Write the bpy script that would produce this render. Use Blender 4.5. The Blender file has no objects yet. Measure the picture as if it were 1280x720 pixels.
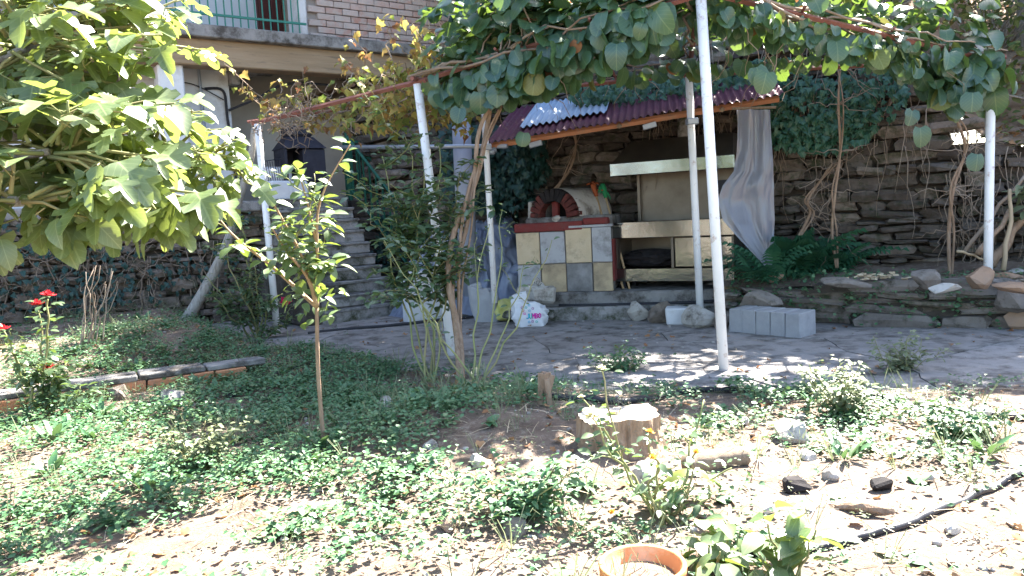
import bpy, math, random
import numpy as np
from mathutils import Vector, Matrix

# ------------------------------------------------------------------ camera, world, sun, exposure
scene = bpy.context.scene
COL = scene.collection
CAM = Vector((0.0, 0.0, 1.3))
PITCH, ROLL, FPX = math.radians(5.65), math.radians(-3.0), 960.0
cam_data = bpy.data.cameras.new('camera')
cam_data.sensor_width = 36.0
cam_data.lens = 36.0 * FPX / 1280.0
cam_data.clip_start, cam_data.clip_end = 0.05, 400.0
cam = bpy.data.objects.new('camera', cam_data)
COL.objects.link(cam)
CROT = Matrix.Rotation(math.radians(90) - PITCH, 3, 'X') @ Matrix.Rotation(ROLL, 3, 'Z')
cam.matrix_world = Matrix.Translation(CAM) @ CROT.to_4x4()
scene.camera = cam

SUN_EL = math.radians(48)
SUN_TRAVEL = Vector((-0.62, -0.785, 0.0)).normalized()      # horizontal heading of the light: from behind the scene, a little from the right
world = bpy.data.worlds.new('World')
scene.world = world
world.use_nodes = True
wn, wl = world.node_tree.nodes, world.node_tree.links
sky = wn.new('ShaderNodeTexSky')
sky.sky_type = 'NISHITA'
sky.sun_disc = False
sky.sun_elevation = SUN_EL
sky.sun_rotation = math.atan2(-SUN_TRAVEL.x, -SUN_TRAVEL.y)
sky.air_density, sky.dust_density, sky.ozone_density = 1.0, 1.6, 1.0
wn['Background'].inputs['Strength'].default_value = 0.072
wl.new(sky.outputs[0], wn['Background'].inputs['Color'])
sun_data = bpy.data.lights.new('sun', 'SUN')
sun_data.energy, sun_data.angle, sun_data.color = 5.0, math.radians(0.5), (1.0, 0.95, 0.87)
sun = bpy.data.objects.new('sun', sun_data)
COL.objects.link(sun)
sun_dir = Vector((SUN_TRAVEL.x * math.cos(SUN_EL), SUN_TRAVEL.y * math.cos(SUN_EL), -math.sin(SUN_EL)))
sun.rotation_euler = sun_dir.to_track_quat('-Z', 'Y').to_euler()
sun.location = (8, 12, 14)
scene.view_settings.view_transform = 'Standard'
scene.view_settings.look = 'None'
scene.view_settings.gamma = 1.0
scene.view_settings.exposure = 3.25
scene.render.engine = 'CYCLES'
scene.cycles.use_denoising = True
scene.cycles.max_bounces = 7
scene.cycles.transparent_max_bounces = 8

# ------------------------------------------------------------------ helpers
R = random.Random(11)
NR = np.random.default_rng(5)
U = R.uniform

def ray(px, py):
    return CROT @ Vector(((px - 640) / FPX, (360 - py) / FPX, -1.0))
def P(px, py, d):                       # world point seen at a pixel of the 1280x720 photograph, d metres ahead
    r = ray(px, py); return CAM + r * (d / r.y)
def G(px, py, z=0.0):                   # ... on the level z
    r = ray(px, py); return CAM + r * ((z - CAM.z) / r.z)
def proj(p):
    q = CROT.transposed() @ (Vector(p) - CAM)
    if q.z > -0.05: return None
    return (640 + q.x / -q.z * FPX, 360 - q.y / -q.z * FPX, -q.z)

class Frame:                            # an upright local frame: x along a wall, y into it, z up
    def __init__(s, o, a):
        s.o = Vector((o[0], o[1], o[2] if len(o) > 2 else 0.0)); s.a = a
        s.x = Vector((math.cos(a), math.sin(a), 0)); s.y = Vector((-math.sin(a), math.cos(a), 0))
    def loc(s, w):
        d = Vector(w) - s.o; return Vector((d.dot(s.x), d.dot(s.y), d.z))
    def wor(s, l): return s.o + s.x * l[0] + s.y * l[1] + Vector((0, 0, l[2]))
    def hit(s, px, py, y=0.0):          # local point where a pixel's ray meets the plane y
        r = ray(px, py); o = s.o + s.y * y
        return s.loc(CAM + r * ((o - CAM).dot(s.y) / r.dot(s.y)))

_tab = NR.random((256, 256))
def vn(x, y):                           # smooth value noise, 0..1
    x, y = np.asarray(x, float), np.asarray(y, float)
    xi, yi = np.floor(x).astype(int), np.floor(y).astype(int)
    fx, fy = x - xi, y - yi
    fx, fy = fx * fx * (3 - 2 * fx), fy * fy * (3 - 2 * fy)
    g = lambda a, b: _tab[a % 256, b % 256]
    return (g(xi, yi) * (1 - fx) + g(xi + 1, yi) * fx) * (1 - fy) + (g(xi, yi + 1) * (1 - fx) + g(xi + 1, yi + 1) * fx) * fy

class MB:
    def __init__(s): s.v, s.f = [], []
    def add(s, v, f):
        o = len(s.v); s.v += [tuple(p) for p in v]; s.f += [tuple(i + o for i in q) for q in f]; return s
    def box(s, c, d, b=0.0, rot=None, jit=0.0):
        c = Vector(c); h = [x / 2 for x in d]
        if rot is None: rot = Matrix.Identity(3)
        elif isinstance(rot, (int, float)): rot = Matrix.Rotation(rot, 3, 'Z')
        b = min(b, min(h) * 0.45)
        sg = [(i, j, k) for i in (-1, 1) for j in (-1, 1) for k in (-1, 1)]
        jt = {q: Vector((U(-jit, jit), U(-jit, jit), U(-jit, jit))) for q in sg}
        if b <= 0:
            v = [c + rot @ (Vector((q[0] * h[0], q[1] * h[1], q[2] * h[2])) + jt[q]) for q in sg]
            return s.add(v, [(0, 1, 3, 2), (4, 6, 7, 5), (0, 4, 5, 1), (2, 3, 7, 6), (0, 2, 6, 4), (1, 5, 7, 3)])
        ix, v = {}, []
        for q in sg:
            for a in range(3):
                ix[q, a] = len(v)
                v.append(c + rot @ (Vector([q[k] * (h[k] - (0 if k == a else b)) for k in range(3)]) + jt[q]))
        f = []
        def key(a, sa, e, se, g, sgn):
            t = [0, 0, 0]; t[a], t[e], t[g] = sa, se, sgn; return tuple(t)
        for a in range(3):
            e, g = (a + 1) % 3, (a + 2) % 3
            for sa in (-1, 1):
                q = [ix[key(a, sa, e, i, g, j), a] for i, j in ((-1, -1), (1, -1), (1, 1), (-1, 1))]
                f.append(tuple(q if sa > 0 else q[::-1]))
            for i in (-1, 1):
                for j in (-1, 1):
                    f.append((ix[key(e, i, g, j, a, -1), e], ix[key(e, i, g, j, a, 1), e], ix[key(e, i, g, j, a, 1), g], ix[key(e, i, g, j, a, -1), g]))
        for q in sg: f.append((ix[q, 0], ix[q, 1], ix[q, 2]))
        return s.add(v, f)
    def tube(s, pts, r, n=7, cap=True):
        pts = [Vector(p) for p in pts]
        m = len(pts); rr = r if isinstance(r, (list, tuple)) else [r] * m
        if len(rr) == 2 and m != 2: rr = [rr[0] + (rr[1] - rr[0]) * i / (m - 1) for i in range(m)]
        v, f, prev = [], [], None
        for i, p in enumerate(pts):
            t = (pts[min(i + 1, m - 1)] - pts[max(i - 1, 0)])
            t = t.normalized() if t.length > 1e-9 else Vector((0, 0, 1))
            if prev is None:
                prev = t.cross(Vector((0, 0, 1)) if abs(t.z) < 0.9 else Vector((1, 0, 0))).normalized()
            a = (prev - t * prev.dot(t)).normalized(); b = t.cross(a); prev = a
            v += [p + (a * math.cos(2 * math.pi * k / n) + b * math.sin(2 * math.pi * k / n)) * rr[i] for k in range(n)]
        for i in range(m - 1):
            for k in range(n):
                k2 = (k + 1) % n
                f.append((i * n + k, i * n + k2, (i + 1) * n + k2, (i + 1) * n + k))
        if cap: f += [tuple(range(n))[::-1], tuple((m - 1) * n + k for k in range(n))]
        return s.add(v, f)
    def lathe(s, c, prof, n=28, jit=0.0):
        c = Vector(c); v, f = [], []
        for r, z in prof:
            for k in range(n):
                a = 2 * math.pi * k / n; q = r * (1 + U(-jit, jit))
                v.append(c + Vector((q * math.cos(a), q * math.sin(a), z)))
        for i in range(len(prof) - 1):
            for k in range(n):
                k2 = (k + 1) % n
                f.append((i * n + k, i * n + k2, (i + 1) * n + k2, (i + 1) * n + k))
        return s.add(v, f)
    def grid(s, fn, nu, nv):
        v = [fn(i / nu, j / nv) for j in range(nv + 1) for i in range(nu + 1)]
        w = nu + 1
        return s.add(v, [(j * w + i, j * w + i + 1, (j + 1) * w + i + 1, (j + 1) * w + i) for j in range(nv) for i in range(nu)])
    def mesh(s, name, m, smooth=False):
        me = bpy.data.meshes.new(name)
        me.from_pydata(s.v, [], s.f)
        if m: me.materials.append(m)
        if smooth: me.polygons.foreach_set('use_smooth', [True] * len(me.polygons))
        me.update(); return me

def link(name, me, parent=None, kind=None):
    o = bpy.data.objects.new(name, me); COL.objects.link(o)
    if parent: o.parent = parent
    if kind: o['kind'] = kind
    return o
def part(name, mb, m, parent, smooth=False, kind=None): return link(name, mb.mesh(name, m, smooth), parent, kind)
def tag(o, label, cat, group=None):
    o['label'] = label; o['category'] = cat
    if group: o['group'] = group
    return o
def thing(name, label, cat, loc=(0, 0, 0), rz=0.0, group=None):
    o = bpy.data.objects.new(name, None); COL.objects.link(o)
    o.empty_display_size = 0.1
    o.location = loc; o.rotation_euler = (0, 0, rz)
    return tag(o, label, cat, group)
def inst(name, me, parent, M4, kind=None):
    o = bpy.data.objects.new(name, me); COL.objects.link(o)
    if parent: o.parent = parent
    o.matrix_basis = M4
    if kind: o['kind'] = kind
    return o
def wiggle(a, b, n=8, amp=0.03, sag=0.0):
    a, b = Vector(a), Vector(b); out = []; off = Vector((0, 0, 0))
    for i in range(n + 1):
        t = i / n
        if 0 < i < n: off = off * 0.6 + Vector((U(-amp, amp), U(-amp, amp), U(-amp, amp)))
        out.append(a.lerp(b, t) + off * math.sin(math.pi * t) ** 0.5 * (1 if 0 < i < n else 0) - Vector((0, 0, sag * 4 * t * (1 - t))))
    return out
def spline(pts, n=6):
    pts = [Vector(p) for p in pts]; out = []
    for i in range(len(pts) - 1):
        p0, p1, p2, p3 = pts[max(i - 1, 0)], pts[i], pts[i + 1], pts[min(i + 2, len(pts) - 1)]
        for k in range(n):
            t = k / n
            out.append(0.5 * ((2 * p1) + (p2 - p0) * t + (2 * p0 - 5 * p1 + 4 * p2 - p3) * t * t + (3 * p1 - p0 - 3 * p2 + p3) * t ** 3))
    return out + [pts[-1]]

# ------------------------------------------------------------------ materials
def lin(c):
    return tuple((x / 255 / 12.92 if x / 255 <= 0.04045 else ((x / 255 + 0.055) / 1.055) ** 2.4) for x in c)
def mat(name, cols, scale=5.0, rough=0.8, bump=0.3, bscale=45.0, amt=0.6, spec=0.25, metal=0.0, trans=0.0, tcol=None, veins=0.0, alpha=1.0, dirt=None, stretch=None, place=False):
    """base colours (linear albedo) spread by noise and by a random number per object and per loose piece"""
    m = bpy.data.materials.new(name); m.use_nodes = True
    nt = m.node_tree; N, L = nt.nodes, nt.links
    bs = N['Principled BSDF']
    def math_(op, a, b=None):
        q = N.new('ShaderNodeMath'); q.operation = op
        for i, x in enumerate((a, b)):
            if x is None: continue
            if isinstance(x, (int, float)): q.inputs[i].default_value = x
            else: L.new(x, q.inputs[i])
        return q.outputs[0]
    tc = N.new('ShaderNodeTexCoord'); oi = N.new('ShaderNodeObjectInfo'); ge = N.new('ShaderNodeNewGeometry')
    va = N.new('ShaderNodeVectorMath'); va.operation = 'ADD'
    cx = N.new('ShaderNodeCombineXYZ')
    r37 = math_('MULTIPLY', oi.outputs['Random'], 37.0)
    for i in range(3): L.new(r37, cx.inputs[i])
    src = ge.outputs['Position'] if place else tc.outputs['Object']
    if stretch:
        mp = N.new('ShaderNodeMapping'); mp.inputs['Scale'].default_value = stretch; L.new(src, mp.inputs[0]); src = mp.outputs[0]
    L.new(src, va.inputs[0]); L.new(cx.outputs[0], va.inputs[1])
    no = N.new('ShaderNodeTexNoise'); no.inputs['Scale'].default_value = scale; no.inputs['Detail'].default_value = 7; no.inputs['Roughness'].default_value = 0.65
    L.new(va.outputs[0], no.inputs['Vector'])
    mr = N.new('ShaderNodeMapRange'); mr.inputs['From Min'].default_value = 0.3; mr.inputs['From Max'].default_value = 0.7
    L.new(no.outputs['Fac'], mr.inputs['Value'])
    rnd = math_('FRACT', math_('ADD', oi.outputs['Random'], ge.outputs['Random Per Island']))
    fac = math_('ADD', math_('MULTIPLY', mr.outputs[0], amt), math_('MULTIPLY', rnd, 1 - amt))
    cr = N.new('ShaderNodeValToRGB'); el = cr.color_ramp.elements
    while len(el) < len(cols): el.new(0.5)
    for i, c in enumerate(cols):
        el[i].position = i / max(1, len(cols) - 1); el[i].color = (*c, 1)
    L.new(fac, cr.inputs[0]); col = cr.outputs[0]
    if dirt:                                # (colour, scale, amount): blotches of grime or lichen of their own shape
        n2 = N.new('ShaderNodeTexNoise'); n2.inputs['Scale'].default_value = dirt[1]; n2.inputs['Detail'].default_value = 9; n2.inputs['Roughness'].default_value = 0.7
        L.new(va.outputs[0], n2.inputs['Vector'])
        m2 = N.new('ShaderNodeMapRange'); m2.inputs['From Min'].default_value = 0.62 - 0.3 * dirt[2]; m2.inputs['From Max'].default_value = 0.8 - 0.3 * dirt[2]
        L.new(n2.outputs['Fac'], m2.inputs['Value'])
        mx = N.new('ShaderNodeMix'); mx.data_type = 'RGBA'
        L.new(m2.outputs[0], mx.inputs[0]); L.new(col, mx.inputs[6]); mx.inputs[7].default_value = (*dirt[0], 1)
        col = mx.outputs[2]
    if veins:
        uv = N.new('ShaderNodeSeparateXYZ'); L.new(tc.outputs['UV'], uv.inputs[0])
        ax = math_('ABSOLUTE', math_('SUBTRACT', uv.outputs[0], 0.5))
        mid = math_('LESS_THAN', ax, 0.022)
        side = math_('LESS_THAN', math_('FRACT', math_('MULTIPLY', math_('SUBTRACT', uv.outputs[1], math_('MULTIPLY', ax, 0.9)), 6.0)), 0.13)
        vv = math_('MULTIPLY', math_('MAXIMUM', mid, math_('MULTIPLY', side, 0.55)), veins)
        mx = N.new('ShaderNodeMix'); mx.data_type = 'RGBA'
        L.new(vv, mx.inputs[0]); L.new(col, mx.inputs[6]); mx.inputs[7].default_value = (0.30, 0.36, 0.16, 1)
        col = mx.outputs[2]
    L.new(col, bs.inputs['Base Color'])
    bs.inputs['Roughness'].default_value = rough; bs.inputs['Metallic'].default_value = metal
    bs.inputs['Specular IOR Level'].default_value = spec; bs.inputs['Alpha'].default_value = alpha
    if bump:
        nb = N.new('ShaderNodeTexNoise'); nb.inputs['Scale'].default_value = bscale; nb.inputs['Detail'].default_value = 6; nb.inputs['Roughness'].default_value = 0.7
        L.new(va.outputs[0], nb.inputs['Vector'])
        bu = N.new('ShaderNodeBump'); bu.inputs['Strength'].default_value = bump; bu.inputs['Distance'].default_value = 0.02
        L.new(nb.outputs['Fac'], bu.inputs['Height']); L.new(bu.outputs[0], bs.inputs['Normal'])
    if trans:
        tr = N.new('ShaderNodeBsdfTranslucent'); ms = N.new('ShaderNodeMixShader'); ms.inputs[0].default_value = trans
        if tcol: tr.inputs['Color'].default_value = (*tcol, 1)
        else: L.new(col, tr.inputs['Color'])
        L.new(bs.outputs[0], ms.inputs[1]); L.new(tr.outputs[0], ms.inputs[2])
        L.new(ms.outputs[0], N['Material Output'].inputs['Surface'])
    return m

M = {}
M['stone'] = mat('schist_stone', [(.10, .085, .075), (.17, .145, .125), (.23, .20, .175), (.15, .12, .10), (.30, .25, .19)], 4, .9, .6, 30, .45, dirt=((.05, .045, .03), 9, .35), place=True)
M['stone_dark'] = mat('dark_schist_stone', [(.048, .037, .031), (.082, .065, .056), (.13, .112, .098), (.065, .05, .04), (.18, .145, .11)], 6, .9, 1.0, 22, .4, dirt=((.03, .04, .02), 8, .4), place=True)  # schist in darker tones with greenish blotches
M['rock_pale'] = mat('pale_rock', [(.30, .27, .24), (.42, .39, .35), (.50, .47, .43)], 6, .9, .5, 25, .6, dirt=((.12, .10, .08), 7, .4))
M['rock_rust'] = mat('rusty_rock', [(.22, .14, .09), (.32, .21, .14), (.26, .19, .15)], 6, .9, .5, 25, .6)
M['stone_brown'] = mat('brown_schist_stone', [(.09, .07, .055), (.155, .125, .10), (.22, .18, .15), (.13, .10, .08), (.26, .205, .155)], 5, .9, .8, 28, .5, dirt=((.035, .045, .02), 6, .5), place=True)
M['mortar'] = mat('earth_mortar', [(.05, .042, .035), (.09, .075, .06)], 9, 1, .6, 30, 1)
M['concrete'] = mat('old_concrete', [(.17, .163, .155), (.24, .23, .22), (.31, .295, .28)], 3, .9, .5, 60, .9, dirt=((.07, .062, .055), 5, .55))
M['concrete_dark'] = mat('mossy_concrete', [(.22, .205, .197), (.30, .283, .272), (.36, .345, .335)], 4, .95, .5, 50, .9, dirt=((.05, .055, .03), 5, .6))
M['beam_conc'] = mat('board_marked_concrete', [(.25, .175, .105), (.30, .215, .135), (.34, .255, .17)], 1.6, .85, .25, 30, .9, stretch=(.6, 4, 6), dirt=((.13, .105, .08), 3, .25))
M['plaster'] = mat('white_plaster', [(.52, .52, .53), (.60, .60, .61), (.66, .655, .65)], 2, .9, .2, 30, .9, dirt=((.45, .43, .40), 3, .35))
M['render'] = mat('beige_render', [(.32, .30, .27), (.39, .365, .33)], 2, .9, .2, 30, .9)
M['brick'] = mat('weathered_brick', [(.30, .105, .075), (.36, .185, .145), (.41, .285, .245), (.45, .38, .35), (.31, .12, .085)], 7, .9, .6, 60, .35, dirt=((.38, .33, .30), 5, .75))
M['brickmortar'] = mat('lime_mortar', [(.22, .195, .18), (.31, .28, .26)], 6, .95, .5, 50, .9)
M['arch_red'] = mat('sooty_red_brick', [(.07, .02, .018), (.13, .034, .028), (.16, .05, .04)], 7, .85, .6, 50, .7, dirt=((.02, .016, .015), 6, .5))
M['grout'] = mat('grey_grout', [(.16, .15, .135), (.22, .205, .185)], 6, .95, .4, 50, .9)
M['brick_red'] = mat('red_painted_brick', [(.15, .026, .024), (.20, .042, .036)], 8, .75, .5, 60, .7, dirt=((.12, .05, .045), 8, .4))
M['terracotta'] = mat('terracotta', [(.40, .17, .09), (.50, .23, .12), (.46, .21, .13)], 6, .85, .35, 60, .6, dirt=((.30, .20, .14), 6, .3))
M['pot'] = mat('clay_pot', [(.52, .20, .07), (.62, .27, .10)], 5, .8, .15, 80, .9, dirt=((.66, .42, .26), 5, .35))
M['tile_yellow'] = mat('yellow_tile', [(.47, .37, .235), (.53, .425, .28), (.56, .465, .325)], 5, .5, .3, 60, .8, dirt=((.27, .21, .14), 4, .4))
M['tile_grey'] = mat('grey_tile', [(.33, .33, .345), (.39, .39, .40)], 5, .5, .3, 60, .8, dirt=((.17, .165, .16), 4, .4))
M['tile_sooty'] = mat('sooty_tile', [(.09, .085, .08), (.19, .185, .18), (.31, .305, .30)], 4, .8, .25, 60, .9)
M['tile_sooty_yellow'] = mat('sooty_yellow_tile', [(.20, .16, .11), (.44, .345, .22), (.52, .41, .27)], 3.5, .75, .25, 60, .9)
M['soot'] = mat('soot', [(.012, .011, .012), (.03, .025, .025)], 8, .95, .4, 40, 1)
M['dome'] = mat('white_oven_plaster', [(.42, .385, .34), (.52, .485, .44), (.58, .55, .51)], 4, .9, .6, 25, .9, dirt=((.13, .10, .08), 3.5, .45))
M['steel'] = mat('stainless_steel', [(.25, .26, .26), (.35, .36, .355)], 3, .15, .2, 3.5, .9, metal=1.0)
M['steel_dull'] = mat('dull_steel', [(.12, .10, .08), (.19, .165, .135)], 3, .45, .06, 12, .9, metal=.8)
M['wood'] = mat('grey_wood', [(.18, .13, .09), (.28, .22, .16)], 6, .9, .5, 30, .9, stretch=(8, 8, 1))
M['stick'] = mat('bare_stick', [(.45, .30, .16), (.55, .40, .24)], 6, .8, .2, 30, .9)
M['bark'] = mat('vine_bark', [(.20, .13, .085), (.32, .22, .15), (.40, .30, .22)], 9, .95, .7, 40, .9, stretch=(3, 3, .6))
M['bark_grey'] = mat('grey_bark', [(.17, .15, .13), (.33, .31, .28), (.42, .40, .37)], 12, .95, .8, 40, .9, stretch=(3, 3, .7))
M['bark_tan'] = mat('tan_bark', [(.30, .19, .11), (.42, .29, .18)], 9, .9, .5, 40, .9)
M['dead'] = mat('dead_vine', [(.16, .11, .08), (.26, .20, .15), (.36, .30, .25)], 9, .95, .3, 40, .5)
M['stem_green'] = mat('green_stem', [(.16, .20, .07), (.24, .24, .10), (.26, .20, .11)], 6, .7, .1, 40, .6)
M['paint_white'] = mat('white_pole_paint', [(.70, .70, .70), (.78, .78, .78), (.80, .80, .79)], 4, .45, .05, 40, .9, spec=.4, dirt=((.33, .19, .12), 12, .2))
M['iron_red'] = mat('red_oxide_iron', [(.17, .065, .05), (.24, .10, .08), (.20, .09, .07)], 8, .7, .3, 60, .9)
M['galv'] = mat('galvanised_steel', [(.30, .34, .40), (.40, .44, .50)], 5, .45, .1, 40, .9, metal=.5)
M['pillar'] = mat('grey_pillar', [(.22, .235, .28), (.29, .305, .35)], 3, .6, .15, 40, .9, dirt=((.25, .24, .24), 5, .3))
M['green_iron'] = mat('green_iron', [(.012, .12, .085), (.02, .17, .13)], 5, .5, .1, 40, .9, spec=.4)
M['green_shade'] = mat('shaded_green_iron', [(.006, .055, .035), (.012, .085, .055)], 5, .55, .1, 40, .9, spec=.3)  # darker copy of the balcony's green iron, shade put into the colour
M['roof_red'] = mat('maroon_metal_sheet', [(.065, .018, .034), (.10, .028, .052), (.085, .025, .042)], 4, .6, .15, 30, .9, dirt=((.14, .10, .10), 10, .25))
M['roof_blue'] = mat('pale_blue_sheet', [(.30, .38, .48), (.38, .46, .55)], 4, .5, .1, 30, .9, dirt=((.3, .3, .33), 9, .15))
M['black_iron'] = mat('black_iron', [(.018, .018, .026), (.035, .035, .048)], 6, .5, .2, 40, .9)
M['rubber'] = mat('black_hose', [(.02, .02, .025), (.035, .035, .04)], 6, .45, .1, 40, .9)
M['soil'] = mat('garden_soil', [(.10, .07, .052), (.17, .125, .095), (.24, .185, .145)], 3, 1, .9, 45, .9, dirt=((.28, .235, .19), 14, .35))
M['hill'] = mat('leaf_litter', [(.13, .085, .055), (.24, .165, .11), (.33, .25, .18)], 5, 1, 1.0, 20, .9)
M['straw'] = mat('dry_straw', [(.30, .22, .14), (.46, .37, .25), (.55, .47, .34)], 5, .9, 0, 40, .2)
M['dryleaf'] = mat('dry_leaf', [(.20, .085, .04), (.32, .16, .075), (.40, .25, .13), (.27, .10, .05)], 5, .8, 0, 40, .2, trans=.2)
M['gravel'] = mat('gravel', [(.20, .17, .15), (.32, .29, .26), (.45, .42, .39)], 5, .9, 0, 40, .2)
G1 = dict(scale=8, bump=0, amt=.25)
M['fig'] = mat('fig_leaf', [(.075, .115, .04), (.10, .15, .055), (.135, .18, .08)], rough=.42, spec=.9, trans=.3, tcol=(.34, .42, .08), veins=.55, **G1)
M['kiwi'] = mat('kiwi_leaf', [(.022, .065, .05), (.035, .09, .06), (.05, .11, .045), (.032, .08, .065)], rough=.36, spec=.7, trans=.22, tcol=(.22, .34, .05), veins=.28, **G1)
M['kiwi_yellow'] = mat('yellowing_kiwi_leaf', [(.11, .15, .035), (.17, .20, .05), (.16, .13, .04)], rough=.4, spec=.4, trans=.3, veins=.3, **G1)
M['kiwi_dry'] = mat('dried_kiwi_leaf', [(.17, .07, .03), (.26, .12, .05), (.20, .11, .055)], rough=.6, spec=.3, trans=.3, **G1)
M['grape'] = mat('autumn_grape_leaf', [(.30, .13, .06), (.16, .24, .05), (.42, .26, .09), (.35, .36, .09), (.20, .085, .05), (.12, .20, .05)], rough=.6, spec=.25, trans=.35, **G1)
M['rose'] = mat('rose_leaf', [(.05, .095, .05), (.08, .13, .065), (.11, .16, .08)], rough=.35, spec=.7, trans=.25, tcol=(.2, .3, .05), veins=.2, **G1)
M['sapling'] = mat('sapling_leaf', [(.06, .105, .05), (.09, .14, .06), (.13, .17, .075)], rough=.4, spec=.6, trans=.22, tcol=(.3, .4, .06), veins=.3, **G1)
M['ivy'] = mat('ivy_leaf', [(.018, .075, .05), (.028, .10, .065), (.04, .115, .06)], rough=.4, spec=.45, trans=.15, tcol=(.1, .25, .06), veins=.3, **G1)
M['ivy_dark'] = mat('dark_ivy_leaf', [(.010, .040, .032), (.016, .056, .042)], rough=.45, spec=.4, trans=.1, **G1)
M['weed'] = mat('ground_weed', [(.042, .125, .055), (.06, .155, .068), (.09, .18, .078), (.125, .175, .075)], rough=.5, spec=.5, trans=.16, tcol=(.14, .24, .07), **G1)
M['weed_pale'] = mat('pale_weed', [(.13, .16, .08), (.18, .21, .11), (.23, .25, .15)], rough=.55, spec=.3, trans=.28, **G1)
M['fern'] = mat('fern_frond', [(.02, .085, .045), (.03, .11, .055), (.045, .13, .06)], rough=.5, spec=.3, trans=.2, **G1)
M['tree_leaf'] = mat('tree_leaf', [(.06, .10, .03), (.10, .14, .04), (.16, .18, .06), (.13, .10, .05)], rough=.6, spec=.25, trans=.3, **G1)
M['petal_red'] = mat('red_petal', [(.55, .015, .03), (.68, .04, .05)], rough=.6, spec=.2, trans=.25, **G1)
M['petal_pink'] = mat('magenta_petal', [(.55, .01, .09), (.65, .03, .14)], rough=.6, spec=.2, trans=.25, **G1)
M['petal_cream'] = mat('cream_petal', [(.72, .66, .38), (.78, .74, .55)], rough=.6, spec=.2, trans=.25, **G1)
M['petal_orange'] = mat('orange_petal', [(.65, .30, .04), (.72, .42, .08)], rough=.6, spec=.2, trans=.25, **G1)
M['tarp'] = mat('blue_grey_plastic', [(.16, .19, .26), (.21, .24, .32), (.27, .30, .37)], 3, .3, .35, 16, .9, spec=.5, trans=.12)
M['film'] = mat('milky_plastic_film', [(.31, .32, .385), (.35, .36, .42)], 3, .2, .03, 10, .9, spec=.8, trans=.35, alpha=.8)
M['sack'] = mat('woven_sack', [(.30, .30, .31), (.40, .40, .41)], 6, .7, .5, 22, .9, trans=.1)
M['bag_white'] = mat('white_bag', [(.66, .66, .69), (.76, .76, .78)], 6, .4, .3, 18, .9, trans=.15)
M['bag_yellow'] = mat('yellow_bag', [(.48, .47, .10), (.58, .56, .18), (.60, .55, .30)], 6, .4, .3, 18, .9, trans=.2)
for nm, c in dict(ink_cyan=(.02, .38, .62), ink_green=(.03, .42, .36), ink_magenta=(.62, .03, .32), ink_purple=(.30, .05, .25), ink_orange=(.6, .16, .05), glove_orange=(.34, .085, .03), glove_green=(.02, .20, .075), door_brown=(.07, .022, .02), cable=(.03, .03, .035), block=(.42, .42, .44)).items():
    M[nm] = mat(nm, [tuple(x * .85 for x in c), c], 8, .65, .15, 50, .8)
M['curtain'] = mat('pale_blue_wall', [(.44, .49, .53), (.50, .55, .58)], 3, .85, .1, 30, .9)
M['blockfac'] = mat('grey_cut_block', [(.24, .24, .25), (.31, .31, .32), (.36, .36, .365)], 8, .9, .4, 70, .7)
M['wood_log'] = mat('cut_wood', [(.48, .40, .31), (.60, .52, .43)], 5, .9, .4, 40, .9)

# ------------------------------------------------------------------ leaves
class Leaf:                             # a leaf in its own plane: base at the origin, tip at +Y, upper face +Z
    def __init__(s, v, f):
        s.v = np.array(v, float)
        t = []
        for q in f:
            t += [(q[0], q[i], q[i + 1]) for i in range(1, len(q) - 1)]
        s.t = np.array(t, int)
        w = max(1e-6, np.abs(s.v[:, 0]).max() * 2); h = s.v[:, 1].max() - min(0, s.v[:, 1].min())
        s.uv = np.c_[s.v[:, 0] / w + .5, (s.v[:, 1] - min(0, s.v[:, 1].min())) / h]
        s.cache = {}
    def mesh(s, name, m):
        k = m.name
        if k not in s.cache:
            s.cache[k] = np_mesh(name, s.v, s.t, m, s.uv)
        return s.cache[k]

def np_mesh(name, v, t, m, uv=None, smooth=False):
    me = bpy.data.meshes.new(name)
    me.vertices.add(len(v)); me.vertices.foreach_set('co', np.ascontiguousarray(v, dtype=np.float32).ravel())
    me.loops.add(t.size); me.loops.foreach_set('vertex_index', np.ascontiguousarray(t, dtype=np.int32).ravel())
    me.polygons.add(len(t)); me.polygons.foreach_set('loop_start', np.arange(0, t.size, 3, dtype=np.int32))
    if uv is not None:
        me.uv_layers.new(name='uv').data.foreach_set('uv', np.ascontiguousarray(uv[t.ravel()], dtype=np.float32).ravel())
    if smooth: me.polygons.foreach_set('use_smooth', np.ones(len(t), dtype=bool))
    if m: me.materials.append(m)
    me.update(calc_edges=True); return me

def simple_leaf(st, fold=.25, curl=.25):
    """st: (half width, y at the edge, y at the midrib) from base to tip"""
    z = lambda x, y: fold * abs(x) - curl * max(0, y) ** 2
    v, f = [(0, 0, 0)], []
    for x, ye, ym in st: v += [(-x, ye, z(x, ye)), (0, ym, z(0, ym)), (x, ye, z(x, ye))]
    v.append((0, 1, z(0, 1)))
    f += [(0, 2, 1), (0, 3, 2)]
    for i in range(len(st) - 1):
        a = 1 + 3 * i
        f += [(a, a + 1, a + 4, a + 3), (a + 1, a + 2, a + 5, a + 4)]
    a = 1 + 3 * (len(st) - 1)
    f += [(a, a + 1, len(v) - 1), (a + 1, a + 2, len(v) - 1)]
    return Leaf(v, f)
def lobed_leaf(half, c=.33, fold=.2, curl=.25, wave=.0):
    z = lambda x, y: fold * abs(x) - curl * max(0, y - c) ** 2 * 1.5 + wave * math.sin(9 * y + 7 * x)
    pts = [(x, y) for x, y in half] + [(-x, y) for x, y in half[::-1] if abs(x) > 1e-6]
    v = [(0, c, 0)] + [(x, y, z(x, y)) for x, y in pts]
    n = len(pts)
    return Leaf(v, [(0, 1 + i, 1 + (i + 1) % n) for i in range(n)])

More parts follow.
